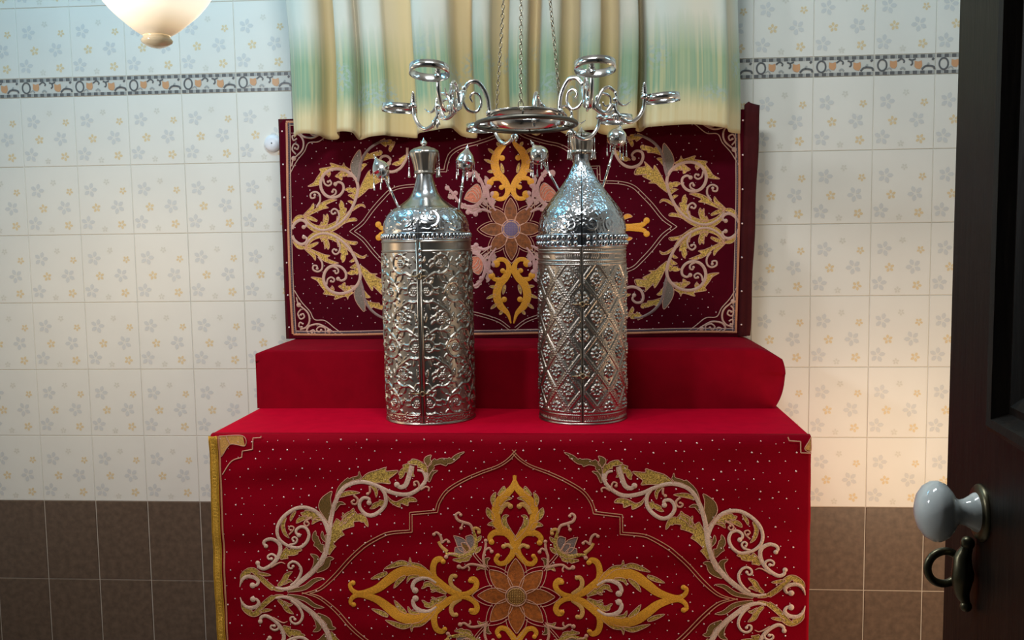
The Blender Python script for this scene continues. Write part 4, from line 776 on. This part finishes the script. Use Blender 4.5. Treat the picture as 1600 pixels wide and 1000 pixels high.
# right case: diamond lattice, pointed ogee dome
RC = empty('scroll_case', (0.2163, -0.5625, CASE_Z), 'silver cylinder case with diamond lattice and rosettes and pointed dome', 'scroll case', 'silver scroll cases on the red table', rot=(0, math.radians(0.1), 0))
RR = 0.1262; HB2 = 0.505
for right in (True, False):
    half_shell('door_half', RR, 0.001, HB2, lattice_relief(330, 430, math.pi*RR, HB2-0.001, 5, 0.104, 0.5), right, 'body2', RC)
    half_dome('dome_half', [(0.1250, 0.528), (0.1255, 0.545), (0.1240, 0.565), (0.1140, 0.599), (0.0905, 0.633), (0.0645, 0.666), (0.0470, 0.690), (0.0362, 0.7075), (0.0270, 0.732), (0.0222, 0.748), (0.0220, 0.765)],
              right, 'dome', RC, rel=lambda th, c, a, b: hammered(th, c, a, b, 0.0020, 0, 0.21, 8, False), gap=0.014)
    half_dome('knop_half', [(0.0225, 0.764), (0.0300, 0.7665), (0.0315, 0.772), (0.0300, 0.776), (0.0330, 0.790), (0.0350, 0.805), (0.0362, 0.815), (0.0340, 0.8215), (0.0240, 0.8255), (0.0100, 0.829)], right, 'body', RC,
              rel=lambda th, c, a, b: 0.0010*np.cos(12*th)[:, None]*np.ones((1, b)), gap=0.03, ns=60, nz_=50)
bead_ring('beaded_rim', 0.1275, 0.5275, 46, 0.0068, 0.0080, 'dome', RC, rows=2, seam=0.016)
m = MB(); m.lathe([(0.122, 0.0), (0.1290, 0.0), (0.1300, 0.003), (0.1275, 0.006)], 'body2', n=96); m.lathe([(1e-4, 0.0), (0.122, 0.0)], 'body2', n=48); m.build('base', RC)
m = MB(); m.lathe([(RR-0.009, 0.004), (RR-0.009, HB2), (0.114, 0.545), (0.108, 0.58), (0.074, 0.64), (0.036, 0.69), (0.018, 0.73), (0.014, 0.78)], 'lining', n=64); m.build('lining', RC)
clasp(RR, 0.342, RC, 0.028); clasp(RR, 0.140, RC, 0.030)
m = MB(); m.lathe([(0.0120, 0.8285), (0.0085, 0.832), (0.0050, 0.836), (0.0020, 0.840), (1e-4, 0.844)], 'steel', n=20); m.build('tip', RC)
for a in (-3.3, -2.9, -2.5, -0.65, -0.25, 0.15, 0.8, 1.6, 2.4): bell(RC, (0.0385*math.cos(a), 0.0385*math.sin(a), 0.812), 0.062, size=0.9)

# four finials on rods stuck into the domes
def scroll_finial(base, top, bulb_r, kind, label, tiltz=0.0):
    base = Vector(base); top = Vector(top); ax = (top-base); Lr = ax.length
    o = empty('scroll_finial', base, label, 'finial', 'finials on rods in the scroll cases')
    o.rotation_mode = 'QUATERNION'; o.rotation_quaternion = ax.to_track_quat('Z', 'Y')
    zb = Lr-bulb_r*2.55
    m = MB(); m.tube([(0, 0, -0.010), (0, 0, zb)], [0.0040, 0.0034], 'steel', n=12)
    for z in (zb*0.55, zb-0.004): m.lathe([(0.003, z-0.004), (0.0058, z-0.001), (0.0058, z+0.001), (0.003, z+0.004)], 'steel', n=14)
    m.build('rod', o)
    m = MB(); R = bulb_r
    if kind == 'pointed': pr = [(0.004, 0), (R*0.5, R*0.05), (R*0.72, R*0.25), (R*0.80, R*0.6), (R*0.96, R*0.78), (R*1.06, R*0.90), (R*0.98, R*1.02), (R*0.92, R*1.2), (R*0.72, R*1.6), (R*0.42, R*1.95), (R*0.2, R*2.2), (R*0.1, R*2.35)]
    else: pr = [(0.004, 0), (R*0.35, R*0.04), (R*0.75, R*0.28), (R*0.97, R*0.68), (R*1.0, R*0.95), (R*0.93, R*1.3), (R*0.70, R*1.65), (R*0.40, R*1.88), (R*0.2, R*2.05), (R*0.12, R*2.2)]
    m.lathe([(a, zb+b) for a, b in [tuple(q) for q in catmull(pr, 0.002)[0]]], 'steel', n=32, lobes=8, lamp=0.02); bo = m.build('bulb', o)
    m = MB(); m.lathe([(R*0.10, zb+R*2.15), (R*0.2, zb+R*2.28), (R*0.16, zb+R*2.4), (R*0.06, zb+R*2.55), (1e-4, zb+R*2.8)], 'steel', n=14); m.build('tip', bo)
    q = o.rotation_quaternion.inverted()
    for i in range(6):
        a = TAU*i/6+0.3; p = Vector((R*1.02*math.cos(a), R*1.02*math.sin(a), zb+R*0.9)); dwn = q @ Vector((0, 0, -1)); m = MB(); dl = R*(2.0 if i % 2 else 1.6)
        m.tube([p, p+dwn*dl*0.6], 0.0006, 'steel', n=5)
        for k in range(3): m.ball(p+dwn*dl*(0.15+0.16*k), 0.0010, 'steel', n=4)
        m.tube([p+dwn*dl*t for t in (0.58, 0.66, 0.78, 0.92, 1.0)], [0.0008, 0.0016, 0.0020, 0.0028, 0.0028], 'steel', n=10)
        m.build('bell', o)
    return o
YF = -0.5645
scroll_finial((-0.3165, YF+0.004, 1.468), (-0.386, YF+0.004, 1.622), 0.0265, 'pointed', 'left slanting silver finial rod in the shoulder of the vine-chased case')
scroll_finial((-0.140, YF+0.004, 1.468), (-0.112, YF+0.004, 1.646), 0.0275, 'pointed', 'upright onion-topped silver finial rod right of the vine-chased case')
scroll_finial((0.1535, YF+0.01, 1.512), (0.073, YF+0.01, 1.655), 0.0280, 'round', 'left slanting bell-hung silver finial rod on the diamond-lattice case')
scroll_finial((0.2775, YF+0.01, 1.516), (0.332, YF+0.01, 1.704), 0.0285, 'round', 'right slanting silver finial rod reaching the curtain hem beside the lattice case')

# ------------------------------------------------------------------ hanging oil-lamp ring
CH = empty('chandelier', (0.081, -0.93, 1.6740), 'hanging silver ring with six scrolled arms holding empty cup rings', 'chandelier', rot=(math.radians(-2.0), 0, 0))
K = 0.00163
m = MB(); m.lathe([(0.0955, -0.010), (0.0965, -0.011), (0.0965, 0.012), (0.0978, 0.0135), (0.0955, 0.0148), (0.0938, 0.0135), (0.0945, 0.012), (0.0945, -0.010), (0.0955, -0.010)], 'steel', n=96); m.build('ring_band', CH)
m = MB()
for t in np.linspace(0, TAU, 6, endpoint=False)+0.5: m.tube([(0.095*math.cos(t), 0.095*math.sin(t), -0.008), (0.124*math.cos(t), 0.124*math.sin(t), -0.013)], 0.0026, 'dark')
m.tube([(0.1245*math.cos(t), 0.1245*math.sin(t), -0.0135) for t in np.linspace(0, TAU, 96, endpoint=False)], 0.0058, 'dark', n=12, closed=True); o = m.build('rim_tube', CH); o['label'] = 'tarnished lower rim'
def pts_rz(lst, sx=1.0): return [(r*K*sx, 0, z*K) for r, z in lst]
sm = lambda l, sx=1.0: [tuple(p) for p in catmull(pts_rz(l, sx), 0.004)[0]]
br = MB()                                                            # arched bracket rising from the ring
br.tube(sm([(60, -4), (58, 10), (62, 33), (74, 51), (87, 52), (95, 43), (100, 32)]), [0.0046, 0.0056, 0.0056, 0.0048], 'steel', n=12)
br.tube(sm([(99, 36), (99, 22), (91, 10), (79, 8), (71, 18), (73, 32), (82, 36), (88, 29), (84, 22)]), [0.0046, 0.0038, 0.0034, 0.0024], 'steel', n=10)
br.tube(sm([(96, 43), (101, 36), (107, 35), (111, 40)]), [0.0042, 0.003, 0.001], 'steel', n=10)
for p, r_ in (((59*K, 0, 6*K), 0.0078), ((97*K, 0, 42*K), 0.0074)): br.ball(p, r_, 'steel', n=7)
arm = MB(); SX = 1.27
arm.tube(sm([(0, 40), (8, 32), (13, 18), (16, 8), (22, 24), (28, 36), (36, 40), (44, 34)], SX), [0.0054, 0.005, 0.0046, 0.0036], 'steel', n=12)
arm.tube(sm([(0, 40), (10, 22), (18, 8), (30, 2), (40, 14), (45, 4), (53, -6), (64, -10), (75, -3), (83, 12), (85, 28)], SX), [0.0052, 0.0056, 0.0050, 0.0052, 0.0048], 'steel', n=12)
arm.tube(sm([(44, 34), (46, 18), (40, 5), (29, 1), (20, 10), (19, 24), (28, 30), (37, 26), (37, 15), (30, 12), (27, 18)], SX), [0.004, 0.0036, 0.0034, 0.003, 0.002], 'steel', n=10)
arm.tube(sm([(44, 26), (51, 16), (58, 15), (65, 21)], SX), [0.0044, 0.003, 0.0012], 'steel', n=10)
for a in (-2.35, -1.95, -1.55, -1.15, -0.75): arm.tube([(46*SX*K, 0, 6*K), ((46*SX+8*math.cos(a))*K, 0.002*math.sin(a*5), (4+9*math.sin(a))*K), ((46*SX+13*math.cos(a))*K, 0.003*math.sin(a*5), (4+16*math.sin(a))*K)], [0.003, 0.0034, 0.001], 'steel', n=8)
for p, r_ in (((44*SX*K, 0, 22*K), 0.0070), ((50*SX*K, 0, -2*K), 0.0062)): arm.ball(p, r_, 'steel', n=7)
XE = 85*SX
cup = MB(); MC = Matrix.Translation(((XE+31)*K, 0, 29*K)) @ Matrix.Rotation(math.radians(-4), 4, 'Y')
cup.lathe([(0.0440, -0.0092), (0.0453, -0.0096), (0.0453, 0.0090), (0.0440, 0.0086), (0.0440, -0.0092)], 'steel', n=64, M=MC)
cup.tube([(XE*K, 0, 28*K), ((XE+3.5)*K, 0, 29*K)], 0.0062, 'steel', n=12)
fin = MB(); MF = Matrix.Translation((XE*K, 0, 29*K))
fin.lathe([(a*1.3, b*1.12) for a, b in [(1e-4, -0.006), (0.0065, -0.004), (0.0080, 0.0), (0.0065, 0.004), (0.0038, 0.006), (0.0072, 0.009), (0.0036, 0.012), (0.0064, 0.0145), (0.0032, 0.017), (0.0056, 0.0195), (0.0028, 0.022), (0.0044, 0.0245), (0.0022, 0.027), (0.0030, 0.0295), (1e-4, 0.033)]], 'steel', n=20, M=MF)
ao = arm.build('arm', CH); co_ = cup.build('cup_ring', ao); fo_ = fin.build('finial', ao); bo_ = br.build('bracket', CH)
first = True
for i, fb in enumerate((-69, 63, 171)):
    B_ = bo_ if i == 0 else bo_.copy()
    if i: COL.objects.link(B_); B_.parent = CH
    B_.rotation_euler = (0, 0, math.radians(fb-90))
    c0, s0 = math.cos(math.radians(fb-90)), math.sin(math.radians(fb-90))
    for sg, dz1 in ((-1, (0.0, 0.012, -0.010)[i]), (1, (0.016, 0.002, -0.014)[i])):
        if first: A_ = ao; first = False
        else:
            A_ = ao.copy(); COL.objects.link(A_); A_.parent = CH
            for ch in (co_, fo_):
                d = ch.copy(); COL.objects.link(d); d.parent = A_
        A_.location = (97*K*c0, 97*K*s0, 0.0); A_.rotation_euler = (0, -math.atan2(dz1, 0.17), math.radians(fb-90+sg*56))
hub = Vector((0, 0, 0.86))
def chain(p0, p1, name, pitch=0.0118):
    m = MB(); p0 = Vector(p0); p1 = Vector(p1); d = (p1-p0); n = int(d.length/pitch); d.normalize(); q = d.to_track_quat('Z', 'Y').to_matrix().to_4x4()
    base = [(0.0040*math.cos(t), 0, 0.0074*math.sin(t)) for t in np.linspace(0, TAU, 12, endpoint=False)]
    for i in range(n):
        big = 1.6 if i == 0 else 1.0
        Mx = Matrix.Translation(p0+d*(i+0.5)*pitch) @ q @ Matrix.Rotation(math.pi/2*(i % 2)+0.4, 4, 'Z')
        m.tube([Mx @ Vector((x*big, y, z*big)) for x, y, z in base], 0.0012*(1.3 if i == 0 else 1), 'chain', n=5, closed=True)
    return m.build(name, CH)
for a in (-4, 116, 236):
    t = math.radians(a-90); chain((0.097*math.cos(t), 0.097*math.sin(t), 0.012), hub+Vector((0.012*math.cos(t), 0.012*math.sin(t), 0)), 'chain')
m = MB(); m.lathe([(1e-4, -0.01), (0.02, -0.006), (0.024, 0.0), (0.016, 0.012), (0.006, 0.02), (1e-4, 0.024)], 'steel', n=24, M=Matrix.Translation(hub)); m.build('hub', CH)
cr = chain(hub+Vector((0, 0, 0.02)), hub+Vector((0, 0.026, 0.463)), 'chain')

# ------------------------------------------------------------------ lit pendant lamp, upper left
PL = empty('pendant_lamp', (-0.691, -1.30, 1.795), 'lit cream glass bowl lamp hanging in the top left corner', 'pendant lamp')
def glow():
    m = bpy.data.materials.new('lit_opal_glass'); m.use_nodes = True; nt = m.node_tree; b = nt.nodes['Principled BSDF']
    b.inputs['Base Color'].default_value = (0.75, 0.66, 0.52, 1); b.inputs['Roughness'].default_value = 0.25
    tc = nt.nodes.new('ShaderNodeTexCoord'); sp = nt.nodes.new('ShaderNodeSeparateXYZ'); nt.links.new(tc.outputs['Object'], sp.inputs[0])
    r = nt.nodes.new('ShaderNodeValToRGB'); el = r.color_ramp.elements
    el[0].position = 0.022; el[0].color = (0.10, 0.065, 0.03, 1); el[1].position = 0.12; el[1].color = (1.0, 0.95, 0.82, 1)
    e2 = el.new(0.045); e2.color = (0.60, 0.45, 0.27, 1); e3 = el.new(0.075); e3.color = (0.97, 0.85, 0.64, 1)
    nt.links.new(sp.outputs[2], r.inputs[0]); nt.links.new(r.outputs[0], b.inputs['Emission Color']); b.inputs['Emission Strength'].default_value = 1.0
    return m
MT['glow'] = glow()
m = MB()
bowl = [(0.028, 0.028), (0.031, 0.0295), (0.047, 0.040), (0.067, 0.057), (0.086, 0.074), (0.101, 0.091), (0.1135, 0.108), (0.128, 0.135), (0.137, 0.165), (0.138, 0.195), (0.128, 0.225), (0.105, 0.250), (0.075, 0.268), (0.055, 0.280)]
m.lathe([tuple(p) for p in catmull(bowl, 0.006)[0]], 'glow', n=64); m.build('glass_bowl', PL)
MT['knob'] = node_mat('amber_glass_knob', (0.62, 0.50, 0.32), 0.1, metal=0.0, coat=1.0, emis=(0.9, 0.7, 0.4), estr=0.12)
m = MB(); m.lathe([(0.028, 0.0325), (0.027, 0.026), (0.030, 0.022), (0.0335, 0.0175), (0.031, 0.0125), (0.022, 0.007), (0.012, 0.003), (1e-4, 0.0015)], 'knob', n=40); m.build('bottom_knob', PL)
m = MB(); m.lathe([(0.058, 0.278), (0.062, 0.285), (0.050, 0.300), (0.030, 0.315), (0.012, 0.330), (0.010, 0.36)], 'brass', n=40); m.build('cap', PL)
m = MB(); m.tube([(0, 0, 0.35), (0, 0, 1.18)], 0.006, 'brass'); m.lathe([(0.008, 1.150), (0.045, 1.180), (0.055, 1.204), (1e-4, 1.204)], 'brass', n=32); m.build('hanging_rod', PL)
